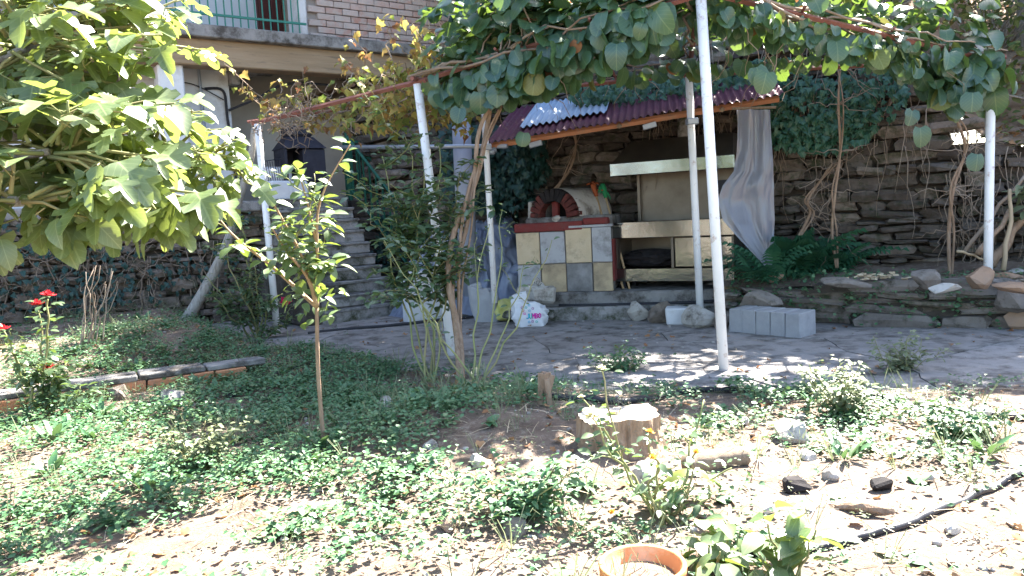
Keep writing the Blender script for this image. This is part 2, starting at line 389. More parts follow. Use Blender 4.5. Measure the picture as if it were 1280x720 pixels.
FIG = [lobed_leaf([(0, 0), (.16, .02), (.42, .06), (.40, .22), (.20, .36), (.46, .52), (.44, .66), (.18, .60), (.20, .82), (.10, .98), (0, 1)], .34, f, c, w) for f, c, w in ((.3, .35, .02), (.12, .6, .03), (-.1, .25, .03))]
FIG.append(simple_leaf([(.2, .1, .12), (.36, .38, .36), (.3, .66, .64), (.14, .88, .88)], .3, .4))
KIWI = [simple_leaf([(.32, -.11, .05), (.52, .12, .2), (.57, .42, .45), (.49, .72, .74), (.27, .94, .93)], f, c) for f, c in ((.22, .3), (-.15, .5), (.45, .15), (.1, .75), (.6, .5), (-.35, .2))] + [lobed_leaf([(0, .04), (.2, -.1), (.45, .0), (.55, .28), (.50, .52), (.42, .74), (.26, .9), (.05, .97)], .36, .2, .5, .05), lobed_leaf([(0, .04), (.25, -.12), (.5, .08), (.52, .34), (.56, .5), (.36, .8), (.2, .86), (0, 1)], .36, -.2, .3, .06)]
GRAPE = [lobed_leaf([(0, .08), (.14, 0), (.36, .04), (.34, .22), (.50, .40), (.38, .58), (.22, .62), (.14, .82), (0, 1)], .3, f, c, .04) for f, c in ((.3, .5), (-.3, .8), (.6, .3))]
OVAL = [simple_leaf([(.22, .2, .2), (.30, .48, .48), (.2, .78, .78)], f, c) for f, c in ((.3, .2), (.1, .5), (.6, .1))]
LONG = [simple_leaf([(.10, .2, .2), (.16, .5, .5), (.10, .8, .8)], f, c) for f, c in ((.3, .3), (.5, .7))]
IVY = [lobed_leaf([(0, .06), (.28, 0), (.46, .22), (.26, .42), (.34, .62), (.12, .72), (0, 1)], .25, .2, .4)]
TINY = [Leaf([(0, 0, 0), (.28, .45, .06), (0, 1, -.06), (-.28, .45, .06)], [(0, 1, 2, 3)])]

def rots(d, n):                         # leaf axes -> rotation matrices (k,3,3); columns x, y, z
    d = d / np.linalg.norm(d, axis=1, keepdims=True)
    x = np.cross(d, n); x /= np.maximum(1e-6, np.linalg.norm(x, axis=1, keepdims=True))
    return np.stack([x, d, np.cross(x, d)], axis=2)
def leaves(parent, name, tmpl, m, pos, d, n, s, limit=0, rest='foliage', origin=(0, 0, 0), imp=None):
    """leaf blades at pos: the `limit` largest as parts of their own, the rest as one part"""
    pos, d, n, s = (np.asarray(a, float) for a in (pos, d, n, s))
    if not len(pos): return
    pos = pos - np.array(origin)[None]
    Rm = rots(d, n); k = len(pos); ti = NR.integers(0, len(tmpl), k)
    mats = m if isinstance(m, list) else [m]
    mi = NR.integers(0, len(mats), k)
    order = np.arange(k)
    if limit and k > limit:
        order = np.argsort(-(s if imp is None else imp))
    for i in order[:limit]:
        M4 = Matrix.Identity(4)
        for a in range(3):
            for b in range(3): M4[a][b] = Rm[i, a, b] * s[i]
            M4[a][3] = pos[i, a]
        inst(name, tmpl[ti[i]].mesh(name, mats[mi[i]]), parent, M4)
    rest_i = order[limit:]
    for q in range(len(mats)):
        V, T, UV, o = [], [], [], 0
        for t in range(len(tmpl)):
            ix = rest_i[(ti[rest_i] == t) & (mi[rest_i] == q)]
            if not len(ix): continue
            L = tmpl[t]
            v = pos[ix][:, None, :] + s[ix][:, None, None] * np.einsum('kab,vb->kva', Rm[ix], L.v)
            V.append(v.reshape(-1, 3))
            T.append((L.t[None] + (np.arange(len(ix)) * len(L.v))[:, None, None]).reshape(-1, 3) + o)
            UV.append(np.tile(L.uv, (len(ix), 1))); o += len(ix) * len(L.v)
        if V:
            link(rest, np_mesh(rest, np.concatenate(V), np.concatenate(T), mats[q], np.concatenate(UV)), parent, 'stuff')
def unit(k): 
    a = NR.normal(size=(k, 3)); return a / np.linalg.norm(a, axis=1, keepdims=True)
def seen(pos, pad=30):                  # importance of leaves: how large they show in the photograph
    out = []
    for p in pos:
        q = proj(p); out.append(0 if q is None or not (-pad < q[0] < 1280 + pad and -pad < q[1] < 720 + pad) else 1 / q[2])
    return np.array(out)

# ------------------------------------------------------------------ stones
def stone_mesh(seed, rnd=.3, j=.10):
    r = random.Random(seed); g = (-1, 0, 1); v, ix = [], {}
    for i in g:
        for k in g:
            for l in g:
                if (i, k, l) == (0, 0, 0): continue
                p = Vector((i, k, l)); q = p.normalized() * 1.15
                p = p.lerp(q, rnd) + Vector((r.uniform(-j, j), r.uniform(-j, j), r.uniform(-j, j)))
                ix[i, k, l] = len(v); v.append(tuple(p * .5))
    f = []
    for a in range(3):
        e, h = (a + 1) % 3, (a + 2) % 3
        for sgn in (-1, 1):
            for i in (-1, 0):
                for k in (-1, 0):
                    q = []
                    for di, dk in ((0, 0), (1, 0), (1, 1), (0, 1)):
                        c = [0, 0, 0]; c[a], c[e], c[h] = sgn, i + di, k + dk; q.append(ix[tuple(c)])
                    f.append(tuple(q if sgn > 0 else q[::-1]))
    return v, f
STV = [stone_mesh(i, .18 + .34 * (i % 4) / 3, .2) for i in range(14)]
_stc = {}
def stone_me(i, m):
    i %= len(STV)
    if (i, m.name) not in _stc:
        mb = MB(); mb.add(*STV[i]); _stc[i, m.name] = mb.mesh('stone', m)
    return _stc[i, m.name]
def TRS(c, s, e=(0, 0, 0)):
    return Matrix.Translation(Vector(c)) @ (Matrix.Rotation(e[2], 4, 'Z') @ Matrix.Rotation(e[1], 4, 'Y') @ Matrix.Rotation(e[0], 4, 'X')) @ Matrix.Diagonal((*s, 1))
def rubble(parent, frame, x0, x1, z0, top, hr, lr, depth, m, limit=300, skip=None, proud=.03, tilt=.05):
    """courses of irregular stones, front faces near y = 0"""
    st, z = [], z0
    while True:
        h = U(*hr); x = x0 - U(0, .1); any_ = False
        while x < x1:
            l = U(*lr) * (1.3 if h > sum(hr) / 2 else .9)
            hh = h * U(.75, 1.12)
            c = (x + l / 2, depth / 2 + U(-proud, proud), z + h / 2 + U(-.012, .012))
            if c[2] + h * .3 < top(c[0]):
                any_ = True
                if not (skip and skip(c[0], c[2])): st.append((c, (l * U(.92, 1.02), depth * U(.9, 1.1), hh), (U(-tilt, tilt), U(-tilt, tilt), U(-tilt, tilt))))
            x += l
        z += h
        if not any_: break
    def imp(q):
        p = proj(frame.wor(q[0]))
        return 0 if p is None or not (-20 < p[0] < 1300 and -20 < p[1] < 740) else q[1][0] * q[1][2] / p[2] ** 2
    st.sort(key=imp, reverse=True)
    for q in st[:limit]: inst('stone', stone_me(R.randrange(99), R.choice(m) if isinstance(m, list) else m), parent, TRS(*q))
    if st[limit:]:
        mb = MB()
        for q in st[limit:]:
            T = TRS(*q); v, f = STV[R.randrange(len(STV))]
            mb.add([T @ Vector(p) for p in v], f)
        part('small_stones', mb, m[0] if isinstance(m, list) else m, parent, kind='stuff')
def rock(name, label, cat, w, size, m, rz=0, group=None, tilt=(0, 0), sub=1, sink=.12):
    """a loose rock of its own: a rounded, chipped block sitting on its base"""
    me = bpy.data.meshes.new(name)
    import bmesh
    bm = bmesh.new(); bmesh.ops.create_icosphere(bm, subdivisions=2, radius=.5)
    k = U(0, 50); pl = [(Vector((U(-1, 1), U(-1, 1), U(-.6, 1))).normalized(), U(.22, .38)) for _ in range(12)]
    for v in bm.verts:
        p = v.co.copy()
        for n_, d_ in pl:
            e = p.dot(n_) - d_
            if e > 0: p -= n_ * e
        p.z = max(p.z, -.40)
        p *= 1 + .10 * (float(vn(p.x * 5 + k, p.y * 5 + p.z * 4)) - .5)
        v.co = Vector((p.x * size[0] * 1.15, p.y * size[1] * 1.15, (p.z + .40) * size[2] * 1.25))
    bm.to_mesh(me); bm.free(); me.materials.append(m)
    o = link(name, me); o.location = Vector(w) - Vector((0, 0, sink * size[2])); o.rotation_euler = (tilt[0], tilt[1], rz)
    return tag(o, label, cat, group)

# ------------------------------------------------------------------ ground, patio, hillside
edge = [G(*q) for q in ((300, 424), (400, 432), (450, 442), (520, 460), (600, 470), (700, 480), (860, 480), (1000, 480), (1150, 476), (1280, 470), (1500, 462))]
EX = np.array([-20.0] + [p.x for p in edge] + [30.0]); EY = np.array([edge[0].y + 2] + [p.y for p in edge] + [edge[-1].y])
BA, BB = G(-60, 528), G(306, 474)       # the brick edging of the left bed
bdir = (BB - BA).normalized(); bnor = Vector((-bdir.y, bdir.x, 0))
mound = G(660, 545)
def sstep(a, b, x):
    t = np.clip((x - a) / (b - a), 0, 1); return t * t * (3 - 2 * t)
def gz(x, y, fine=True):
    x, y = np.asarray(x, float), np.asarray(y, float)
    n = .055 * (vn(x * 1.1 + 9, y * 1.1) - .3) + .035 * (vn(x * 3.1, y * 3.1 + 5) - .5)
    if fine: n = n + .022 * (vn(x * 9, y * 9) - .5) + .012 * (vn(x * 23, y * 23) - .5)
    n = n + .13 * np.exp(-((x - mound.x) ** 2 + (y - mound.y) ** 2) / .5)
    front = sstep(-.05, .35, np.interp(x, EX, EY) - y + .25 * (vn(x * 2.2, y * 2.2) - .5))
    z = (-.05) * (1 - front) + front * np.maximum(n + .015, .008)
    s = (x - BA.x) * bnor.x + (y - BA.y) * bnor.y
    t = (x - BA.x) * bdir.x + (y - BA.y) * bdir.y
    Lb = (BB - BA).length
    bed = sstep(.05, .5, s) * sstep(Lb + .5, Lb - .3, t)
    z = z * (1 - bed) + bed * (.10 + .16 * sstep(.3, 1.6, s) + n * 1.3)
    return z
def gp(px, py, dz=0.0):                 # the ground under a pixel
    z = 0.0
    for _ in range(6):
        p = G(px, py, z); z = float(gz(p.x, p.y))
    return Vector((p.x, p.y, z + dz))
def axis(a, b, st, far):
    m = np.arange(a, b, st); g = []; q = st
    while sum(g) < far: q *= 1.5; g.append(q)
    c = np.cumsum(g); return np.concatenate([(a - c)[::-1], m, b + c])
gx, gy = axis(-6.5, 7.0, .07, 70), axis(.8, 12.5, .07, 70)
XX, YY = np.meshgrid(gx, gy)
ZZ = gz(XX, YY)
nx, ny = len(gx), len(gy)
i0 = (np.arange(ny - 1)[:, None] * nx + np.arange(nx - 1)[None]).ravel()
T = np.concatenate([np.c_[i0, i0 + 1, i0 + nx + 1], np.c_[i0, i0 + nx + 1, i0 + nx]])
link('garden_soil', np_mesh('garden_soil', np.c_[XX.ravel(), YY.ravel(), ZZ.ravel()], T, M['soil'], smooth=True), None, 'structure')

# patio: poured concrete broken by old cracks into irregular slabs
pm = bpy.data.objects.new('patio', None); COL.objects.link(pm); pm['kind'] = 'structure'
seeds = [(x + U(-.42, .42), y + U(-.28, .28)) for x in np.arange(-2.6, 8, 1.25) for y in np.arange(5.0, 12.6, .85)]
def clip_poly(poly, nx_, ny_, c):
    out = []
    for i in range(len(poly)):
        a, b = poly[i], poly[(i + 1) % len(poly)]
        da, db = a[0] * nx_ + a[1] * ny_ - c, b[0] * nx_ + b[1] * ny_ - c
        if da <= 0: out.append(a)
        if da * db < 0:
            t = da / (da - db); out.append((a[0] + (b[0] - a[0]) * t, a[1] + (b[1] - a[1]) * t))
    return out
M['patio'] = mat('patio_concrete', [(.21, .19, .178), (.295, .272, .258), (.37, .345, .33)], 2.2, .9, .6, 40, .75, dirt=((.09, .08, .07), 4, .5))
for i, (sx, sy) in enumerate(seeds):
    poly = [(sx - 2, sy - 2), (sx + 2, sy - 2), (sx + 2, sy + 2), (sx - 2, sy + 2)]
    for j, (ox, oy) in enumerate(seeds):
        if j == i: continue
        dx, dy = ox - sx, oy - sy; L = math.hypot(dx, dy)
        if L < 3.2: poly = clip_poly(poly, dx / L, dy / L, (sx * dx + sy * dy) / L + L / 2 - .0045)
    if len(poly) < 3: continue
    pts = []                            # ragged edges
    for k in range(len(poly)):
        a, b = poly[k], poly[(k + 1) % len(poly)]
        m_ = max(1, int(math.hypot(b[0] - a[0], b[1] - a[1]) / .16))
        for q in range(m_):
            t = q / m_; x, y = a[0] + (b[0] - a[0]) * t, a[1] + (b[1] - a[1]) * t
            pts.append((x + .05 * (float(vn(x * 7, y * 7)) - .5), y + .05 * (float(vn(x * 7 + 40, y * 7)) - .5)))
    top = U(-.006, .006); tx, ty = U(-.006, .006), U(-.006, .006)
    mb = MB(); n_ = len(pts)
    zt = lambda x, y: top + tx * (x - sx) + ty * (y - sy)
    mb.add([(x, y, zt(x, y)) for x, y in pts] + [(sx + (x - sx) * 1.0, sy + (y - sy) * 1.0, -.07) for x, y in pts] , [tuple(range(n_))] + [(k + n_, (k + 1) % n_ + n_, (k + 1) % n_, k) for k in range(n_)])
    part('slab', mb, M['patio'], pm)
mb = MB(); mb.box((3, 8.8, -.05), (14, 8.4, .04)); part('crack_fill', mb, M['soil'], pm)

WF = Frame((-.75, 11.25), math.radians(-28.5))       # the tall stone wall at the back
def wall_top(x): return 3.25 - 1.5 * float(sstep(5.6, 6.7, x))
def hill_pt(u, v):
    x = -4 + 26 * u; y = .1 + 40 * v * v
    return WF.wor((x, y, wall_top(x) - .1 + y * (.5 if x < 6 else .62) + .35 * (float(vn(x * 1.5, y * 1.5)) - .5) * min(1, y)))
mb = MB().grid(hill_pt, 90, 60); link('hillside', mb.mesh('hillside', M['hill'], True), None, 'structure')

# ------------------------------------------------------------------ stone walls
w_ = thing('stone_wall', 'tall dark drystone wall closing the back of the courtyard', 'wall', WF.o, WF.a)
mb = MB()
for k in range(22): 
    xa = -2 + k * .55; mb.box((xa + .275, .42, wall_top(xa + .3) / 2 - .1), (.55, .5, wall_top(xa + .3) + .1))
part('wall_core', mb, M['mortar'], w_)
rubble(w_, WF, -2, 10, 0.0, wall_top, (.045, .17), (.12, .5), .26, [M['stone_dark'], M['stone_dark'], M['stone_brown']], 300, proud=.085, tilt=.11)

HF = Frame((-5.05, 10.1), math.radians(36))          # the house front and the retaining wall below it
SO = HF.loc(G(412, 405)); SW = 1.12; NS = 10; RISE = .165; RUN = (-.30 - SO.y) / NS
lw = thing('retaining_wall', 'mossy rubble retaining wall under the house left of the stairs', 'wall', HF.wor((0, -.3, 0)), HF.a)
LWF = Frame(HF.wor((0, -.3, 0)), HF.a)
x_st = SO.x - .05
mb = MB(); mb.box((x_st / 2 - 2.2, .45, .75), (x_st + 4.4, .6, 1.5)); part('wall_core', mb, M['mortar'], lw)
mb = MB(); mb.box((x_st / 2 - 2.2, .22, 1.57), (x_st + 4.4, .56, .15), .02); part('coping', mb, M['concrete'], lw)
rubble(lw, LWF, -4.4, x_st, 0.0, lambda x: 1.5, (.05, .17), (.10, .38), .24, M['stone_brown'], 280, proud=.07, tilt=.12)
rw = thing('retaining_wall', 'shaded rubble retaining wall right of the stairs under the railing', 'wall', HF.wor((SO.x + SW + .1, -.3, 0)), HF.a)
RWF = Frame(HF.wor((SO.x + SW + .1, -.3, 0)), HF.a)
mb = MB(); mb.box((1.7, .45, .8), (3.4, .6, 1.6)); part('wall_core', mb, M['mortar'], rw)
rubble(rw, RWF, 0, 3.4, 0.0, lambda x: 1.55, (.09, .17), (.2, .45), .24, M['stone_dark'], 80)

# low terrace wall at the right with the bed behind it
LA, LB_ = G(912, 402), G(1292, 413)
LF = Frame(LA, math.atan2(LB_.y - LA.y, LB_.x - LA.x))
llen = (LB_ - LA).length
lo = thing('terrace_wall', 'knee-high wall of long flat slabs under the ferns', 'wall', LF.o, LF.a)
ltop = lambda x: .44 - .12 * max(0, .8 - x) / .8
rubble(lo, LF, -.1, llen + 2.5, -.02, ltop, (.05, .15), (.2, .8), .3, [M['stone_brown'], M['stone']], 120, proud=.07, tilt=.08)
mb = MB()
for k in range(12): mb.box((k * .5 + .1, .3, ltop(k * .5) / 2 - .03), (.5, .42, ltop(k * .5) - .04))
part('wall_core', mb, M['mortar'], lo)
c4 = [LF.wor((-.3, .2, .36)), LF.wor((llen + 3.5, .2, .43))]
def bed_pt(u, v):
    a = c4[0].lerp(c4[1], u); xl = WF.loc(a).x; b = WF.wor((xl + .3, .15, .52)); p = a.lerp(b, v)
    return p + Vector((0, 0, .08 * (float(vn(p.x * 4, p.y * 4)) - .5)))
mb = MB().grid(bed_pt, 50, 14); link('terrace_soil', mb.mesh('terrace_soil', M['soil'], True), None, 'structure')

# brick and slab edging of the left bed
ed = thing('bed_edging', 'low edging of grey slabs on terracotta bricks along left bed', 'edging', BA, math.atan2(bdir.y, bdir.x))
Lb = (BB - BA).length; x = 0
while x < Lb - .1:
    l = U(.42, .66); mb = MB(); mb.box((0, 0, 0), (l - .015, .23, .045), .008, jit=.006)
    inst('capping_slab', mb.mesh('capping_slab', M['concrete']), ed, TRS((x + l / 2, .10, .135 + U(-.006, .006)), (1, 1, 1), (U(-.03, .03), 0, U(-.02, .02)))); x += l
bme = MB().box((0, 0, 0), (.245, .11, .1), .008, jit=.005).mesh('brick', M['terracotta']); x = 0
while x < Lb:
    inst('brick', bme, ed, TRS((x + .125, .03 + U(-.01, .01), .058), (1, 1, 1), (0, U(-.03, .03), U(-.05, .05)))); x += .258

# ------------------------------------------------------------------ stairs
ssx = HF.wor((SO.x, SO.y, 0))
st = thing('stone_stairs', 'worn concrete stairs climbing to the house terrace', 'stairs', ssx, HF.a)
for k in range(NS):
    mb = MB(); y0 = k * RUN
    wl_ = SW + .25 * max(0, 3 - k) / 3
    mb.box((wl_ / 2 - .1, y0 + (NS * RUN - y0) / 2 + .1, (k + .5) * RISE - (.1 if k == 0 else 0)), (wl_, NS * RUN - y0 + .2, RISE * .78 + (.2 if k == 0 else .03)), .012, jit=.01)
    s_ = part('step', mb, M['concrete_dark'], st)
    mb = MB(); mb.box((wl_ / 2 - .1, y0 + RUN / 2 + .04, (k + 1) * RISE - .016), (wl_ + .02, RUN + .13, .04), .012, jit=.008); part('tread', mb, M['concrete'], s_)
mb = MB(); mb.box((-.22, 1.35, .45), (.22, 2.7, .9), .03, jit=.04); part('side_wall', mb, M['stone_dark'], st)
# terrace of the house
tf = MB()
for a, b, y0, y1 in ((-5, SO.x - .1, -.02, 5), (SO.x - .1, SO.x + SW, .0, 5), (SO.x + SW, 7.5, -.02, 5)):
    tf.box(((a + b) / 2, (y0 + y1) / 2, 1.58), (b - a, y1 - y0, .13))
tf.box((1.2, 2.7, .7), (12.5, 4.0, 1.6))
o = link('house_terrace', tf.mesh('house_terrace', M['concrete']), None, 'structure'); o.location = HF.o; o.rotation_euler = (0, 0, HF.a)

# ------------------------------------------------------------------ house
h = thing('house', 'old house with brick upper storey and long concrete balcony', 'house', HF.o, HF.a)
XE = HF.hit(572, 40).x; XB = HF.hit(383, 25).x
SZ = (HF.hit(200, 22, -.3).z + HF.hit(540, 62, -.3).z) / 2          # top of the balcony slab
mb = MB(); mb.box((XE / 2 - 2.5, .6, SZ - .08), (XE + 5.1, 1.9, .16), .012, jit=.01); part('balcony_slab', mb, M['concrete'], h)
mb = MB(); mb.box((XE / 2 - 2.5, -.06, SZ - .335), (XE + 5.0, .32, .35), .015); part('beam', mb, M['beam_conc'], h)
bwl = MB(); bwl.box(((XB + XE) / 2, .12, SZ + 1.6), (XE - XB, .3, 3.2)); bw = part('brick_wall', bwl, M['brickmortar'], h)
bwid, bhei = .27, .098
bms = [MB().box((0, 0, 0), (bwid - .012, .12, bhei - .013), .006, jit=.004).mesh('brick', M['brick']) for _ in range(4)]
row = 0; z = SZ + .05
rr = random.Random(3)
while z < SZ + 1.9:
    x = XB + (.135 if row % 2 else 0)
    while x < XE - .1:
        inst('brick', bms[rr.randrange(4)], bw, TRS((x + bwid / 2, -.035 + rr.uniform(-.006, .006), z), (1, 1, 1), (0, 0, rr.uniform(-.01, .01)))); x += bwid
    z += bhei; row += 1
mb = MB(); mb.box((XB - .08, .1, SZ + 1.6), (.16, .36, 3.2), .03, jit=.02); part('wall_end', mb, M['plaster'], h)
mb = MB(); mb.box((XB / 2 - 2.5, 1.65, SZ + 1.6), (XB + 5, .2, 3.2)); part('balcony_wall', mb, M['curtain'], h)
dx0, dx1 = HF.hit(322, 20, 1.5).x, HF.hit(354, 20, 1.5).x
mb = MB(); mb.box(((dx0 + dx1) / 2, 1.53, SZ + 1.05), (dx1 - dx0, .06, 2.1), .01)
for k in (-1, 1): mb.box(((dx0 + dx1) / 2 + k * (dx1 - dx0) * .24, 1.49, SZ + 1.05), ((dx1 - dx0) * .38, .03, 1.9), .008)
part('balcony_door', mb, M['door_brown'], h)
mb = MB(); mb.tube([(XE + .12, -.02, SZ - 2.5), (XE + .12, -.02, SZ + 3)], .055, 10); part('downpipe', mb, M['plaster'], h)
mb = MB(); mb.box((XE / 2 - 2.5, .9, SZ + 3.25), (XE + 5.6, 2.6, .12), .02); part('eaves', mb, M['wood'], h)
mb = MB(); mb.box((XE / 2 - 2.5, 3.6, 3.2), (XE + 5, 4, 6.2)); part('house_body', mb, M['render'], h)
p0, p1 = HF.hit(200, 150).x, HF.hit(232, 150).x
mb = MB(); mb.box(((p0 + p1) / 2, .04, (1.64 + SZ - .5) / 2), (p1 - p0, .3, SZ - .5 - 1.64), .02, jit=.01); part('pier', mb, M['plaster'], h)
q1 = HF.hit(284, 130, .5).x
mb = MB(); mb.box((p1 / 2 + q1 / 2 - .3, .62, (1.64 + SZ - .16) / 2), (q1 - p1 + .7, .2, SZ - .17 - 1.64)); part('porch_wall', mb, M['plaster'], h)
mb = MB(); mb.box((-2.0, .62, (1.64 + SZ - .16) / 2), (p0 + 3.0, .2, SZ - .17 - 1.64)); part('porch_wall', mb, M['plaster'], h)
mb = MB(); mb.box(((q1 + XE) / 2, 1.52, (1.64 + SZ - .16) / 2), (XE - q1 + .3, .1, SZ - .17 - 1.64)); part('porch_wall', mb, M['render'], h)
mb = MB()                               # the sagging vault behind the beam
for k in range(8):
    a0, a1 = k / 8 * math.pi, (k + 1) / 8 * math.pi
    xa, xb_ = q1 + 1.6 - 1.55 * math.cos(a0), q1 + 1.6 - 1.55 * math.cos(a1)
    za = SZ - .2 - .55 * (1 - math.sin((a0 + a1) / 2))
    mb.box(((xa + xb_) / 2, .9, (za + SZ - .16) / 2), (xb_ - xa + .01, 1.1, max(.02, SZ - .165 - za)))
part('vault', mb, M['concrete_dark'], h)
mb = MB(); mb.tube(spline([(q1 - .3, .5, SZ - .7), (q1 - .05, .48, SZ - .72), (q1 - .02, .48, SZ - 1.1), (q1 + .02, .48, SZ - 1.9), (q1 + .03, .48, 1.75)]), .02, 6)
mb.tube(spline([(q1, .46, SZ - 1.0), (q1 + .35, .3, SZ - .85), (q1 + .8, .2, SZ - .62), (q1 + 1.5, .2, SZ - .6)]), .018, 6)
mb.tube(spline([(p1 + .02, .5, SZ - .62), (p1 + .3, .48, SZ - .66), (q1 - .05, .48, SZ - .85)]), .008, 5)
part('cable', mb, M['cable'], h)
mb = MB(); mb.tube([((p1 + q1) / 2, .49, SZ - .4), ((p1 + q1) / 2 + .01, .49, SZ - 1.4)], .022, 6); part('drainpipe', mb, M['galv'], h)

ra = thing('balcony_railing', 'turquoise green balcony railing with thin upright bars', 'railing', HF.wor((0, -.22, SZ)), HF.a)
mb = MB(); mb.box((XB / 2 - 2.5, 0, .17), (XB + 4.8, .03, .03)); part('rail', mb, M['green_iron'], ra)
mb = MB(); mb.box((XB / 2 - 2.5, 0, .95), (XB + 4.8, .045, .04)); part('rail', mb, M['green_iron'], ra)
bar = MB().box((0, 0, .47), (.016, .016, .92)).mesh('bar', M['green_iron']); x = -2.5
while x < XB - .1: inst('bar', bar, ra, TRS((x, 0, 0), (1, 1, 1))); x += .105

# whitewashed step blocks left of the stair head
b0 = HF.loc(P(366, 252, 11.4))
bl = thing('whitewashed_steps', 'two whitewashed masonry steps at the head of the stairs', 'steps', HF.wor((b0.x - .08, .0, 1.64)), HF.a)
mb = MB(); mb.box((-.02, 0, .14), (.56, .5, .28), .03, jit=.012); part('step', mb, M['plaster'], bl)
mb = MB(); mb.box((-.10, .12, .38), (.4, .4, .22), .03, jit=.012); part('step', mb, M['plaster'], bl)

# black garden barbecue on the terrace
bx = HF.loc(P(399, 245, 11.4))
bb = thing('barbecue', 'black metal barbecue with hood on the terrace by railing', 'barbecue', HF.wor((bx.x - .13, .02, 1.645)), HF.a)
mb = MB()
for sx in (-.24, .24):
    for sy in (-.17, .17): mb.box((sx, sy, .11), (.05, .05, .22))
part('leg', mb, M['black_iron'], bb)
mb = MB(); mb.box((0, .2, .48), (.62, .04, .52)); mb.box((0, 0, .245), (.62, .44, .05))
mb.box((-.29, 0, .48), (.04, .44, .52)); mb.box((.14, -.02, .48), (.34, .40, .50), .01); part('body', mb, M['black_iron'], bb)
mb = MB(); mb.add([(-.33, -.25, .74), (.33, -.25, .74), (.33, .25, .74), (-.33, .25, .74), (-.2, -.08, .92), (.2, -.08, .92), (.2, .16, .92), (-.2, .16, .92)], [(0, 1, 5, 4), (1, 2, 6, 5), (2, 3, 7, 6), (3, 0, 4, 7), (4, 5, 6, 7), (3, 2, 1, 0)]); mb.box((0, .04, 1.0), (.4, .3, .16), .04); part('hood', mb, M['black_iron'], bb)
mb = MB()
for k in range(7): mb.tube([(-.56 + k * .035, -.1, .56), (-.52 + k * .033, -.1, .22)], .005, 4)
mb.tube([(-.57, -.1, .56), (-.33, -.1, .6)], .006, 4); mb.tube([(-.53, -.1, .22), (-.31, -.1, .25)], .006, 4); part('wire_shelf', mb, M['black_iron'], bb)

# green stair railing and terrace railing
gr = thing('stair_railing', 'shade-darkened green iron railing down the right side of stairs', 'railing', HF.wor((SO.x + SW + .02, -.32, 0)), HF.a)
ylow = SO.y + .35 + .32
mb = MB(); mb.box((0, 0, 2.1), (.05, .05, 1.0)); part('post', mb, M['green_shade'], gr)
mb = MB(); XO = .55; mb.box((XO, ylow, .5), (.05, .05, 1.0)); part('post', mb, M['green_shade'], gr)
def srail(z0, z1, name, r):
    mb = MB(); mb.tube([(0, 0, z0), (XO, ylow, z1)], r, 4); part(name, mb, M['green_shade'], gr)
srail(2.55, .98, 'rail', .025); srail(1.78, .18, 'rail', .02)
n = 12
for k in range(n):
    t = (k + .5) / n; mb = MB(); mb.box((XO * t, ylow * t, 1.78 - 1.6 * t + .38), (.022, .022, .76)); part('bar', mb, M['green_shade'], gr)
tr = thing('terrace_railing', 'green railing with lattice along terrace edge behind the roses', 'railing', HF.wor((SO.x + SW + .08, -.1, 1.645)), HF.a)
for z in (.08, .85): 
    mb = MB(); mb.box((1.55, 0, z), (3.1, .035, .04)); part('rail', mb, M['green_shade'], tr)
mb = MB(); mb.box((0.0, 0, .45), (.05, .05, .9)); part('post', mb, M['green_shade'], tr)
mb = MB(); mb.box((3.1, 0, .45), (.05, .05, .9)); part('post', mb, M['green_shade'], tr)
for k in range(24):
    mb = MB(); mb.box((.1 + k * .125, 0, .46), (.02, .02, .76)); part('bar', mb, M['green_shade'], tr)
mb = MB(); mb.box((.38, -.03, .6), (.9, .02, .05), rot=Matrix.Rotation(math.radians(38), 3, 'Y')); part('brace', mb, M['green_shade'], tr)

# ------------------------------------------------------------------ pergola
PD = {'a': (347, 420, 322, 155, 9.1), 'b': (565, 445, 522, 105, 7.1), 'c': (617, 352, 604, 120, 8.9), 'd': (875, 384, 861, 96, 8.3), 'e': (905, 466, 876, -4, 5.86), 'f': (1234, 405, 1239, 78, 7.3)}
pg = thing('pergola', 'pergola of white poles and rust red beams carrying the vines', 'pergola', (0, 0, 0))
PT, PBs = {}, {}
for k, (bx_, by_, tx_, ty_, d) in PD.items():
    base = G(bx_, by_) if k not in 'd' else P(bx_, by_ + 12, d)
    base = P(bx_, by_, d); top = P(tx_, ty_, d)
    PT[k], PBs[k] = top, base
    foot = base + (base - top).normalized() * (.25 if k != 'e' else .1)
    mb = MB(); mb.tube([foot, top], .040 if k != 'c' else .034, 12); part('post', mb, M['paint_white'], pg, True)
far = PT['e'] + (PT['e'] - PT['b']) * 1.1
def beam(a, b, r=.024):
    mb = MB(); a, b = Vector(a), Vector(b); mb.tube([a + (a - b).normalized() * .12, b + (b - a).normalized() * .12], r, 4); part('beam', mb, M['iron_red'], pg)
up = Vector((0, 0, .02))
beam(PT['a'] + up, PT['b'] + up); beam(PT['b'] + up, PT['e'] + up); beam(PT['e'] + up * 2, PT['f'] + up)
beam(PT['c'] + up, PT['d'] + up); beam(PT['d'] + up, PT['f'] + up * 2); beam(PT['b'] + up * 2, PT['c'] + up * 2); beam(PT['e'] + up * 2.5, PT['d'] + up * 2.5)
beam(PT['a'] + up * 2, PT['c'] + up * 3, .018)
mid = lambda a, b, t: PT[a].lerp(PT[b], t)
for t in (.33, .66): beam(mid('b', 'e', t) + up * 3.2, mid('c', 'd', t) + up * 3.2, .014)
for t in (.3, .6): beam(mid('e', 'f', t) + up * 3.2, mid('d', 'f', t) + up * 3.2, .014)
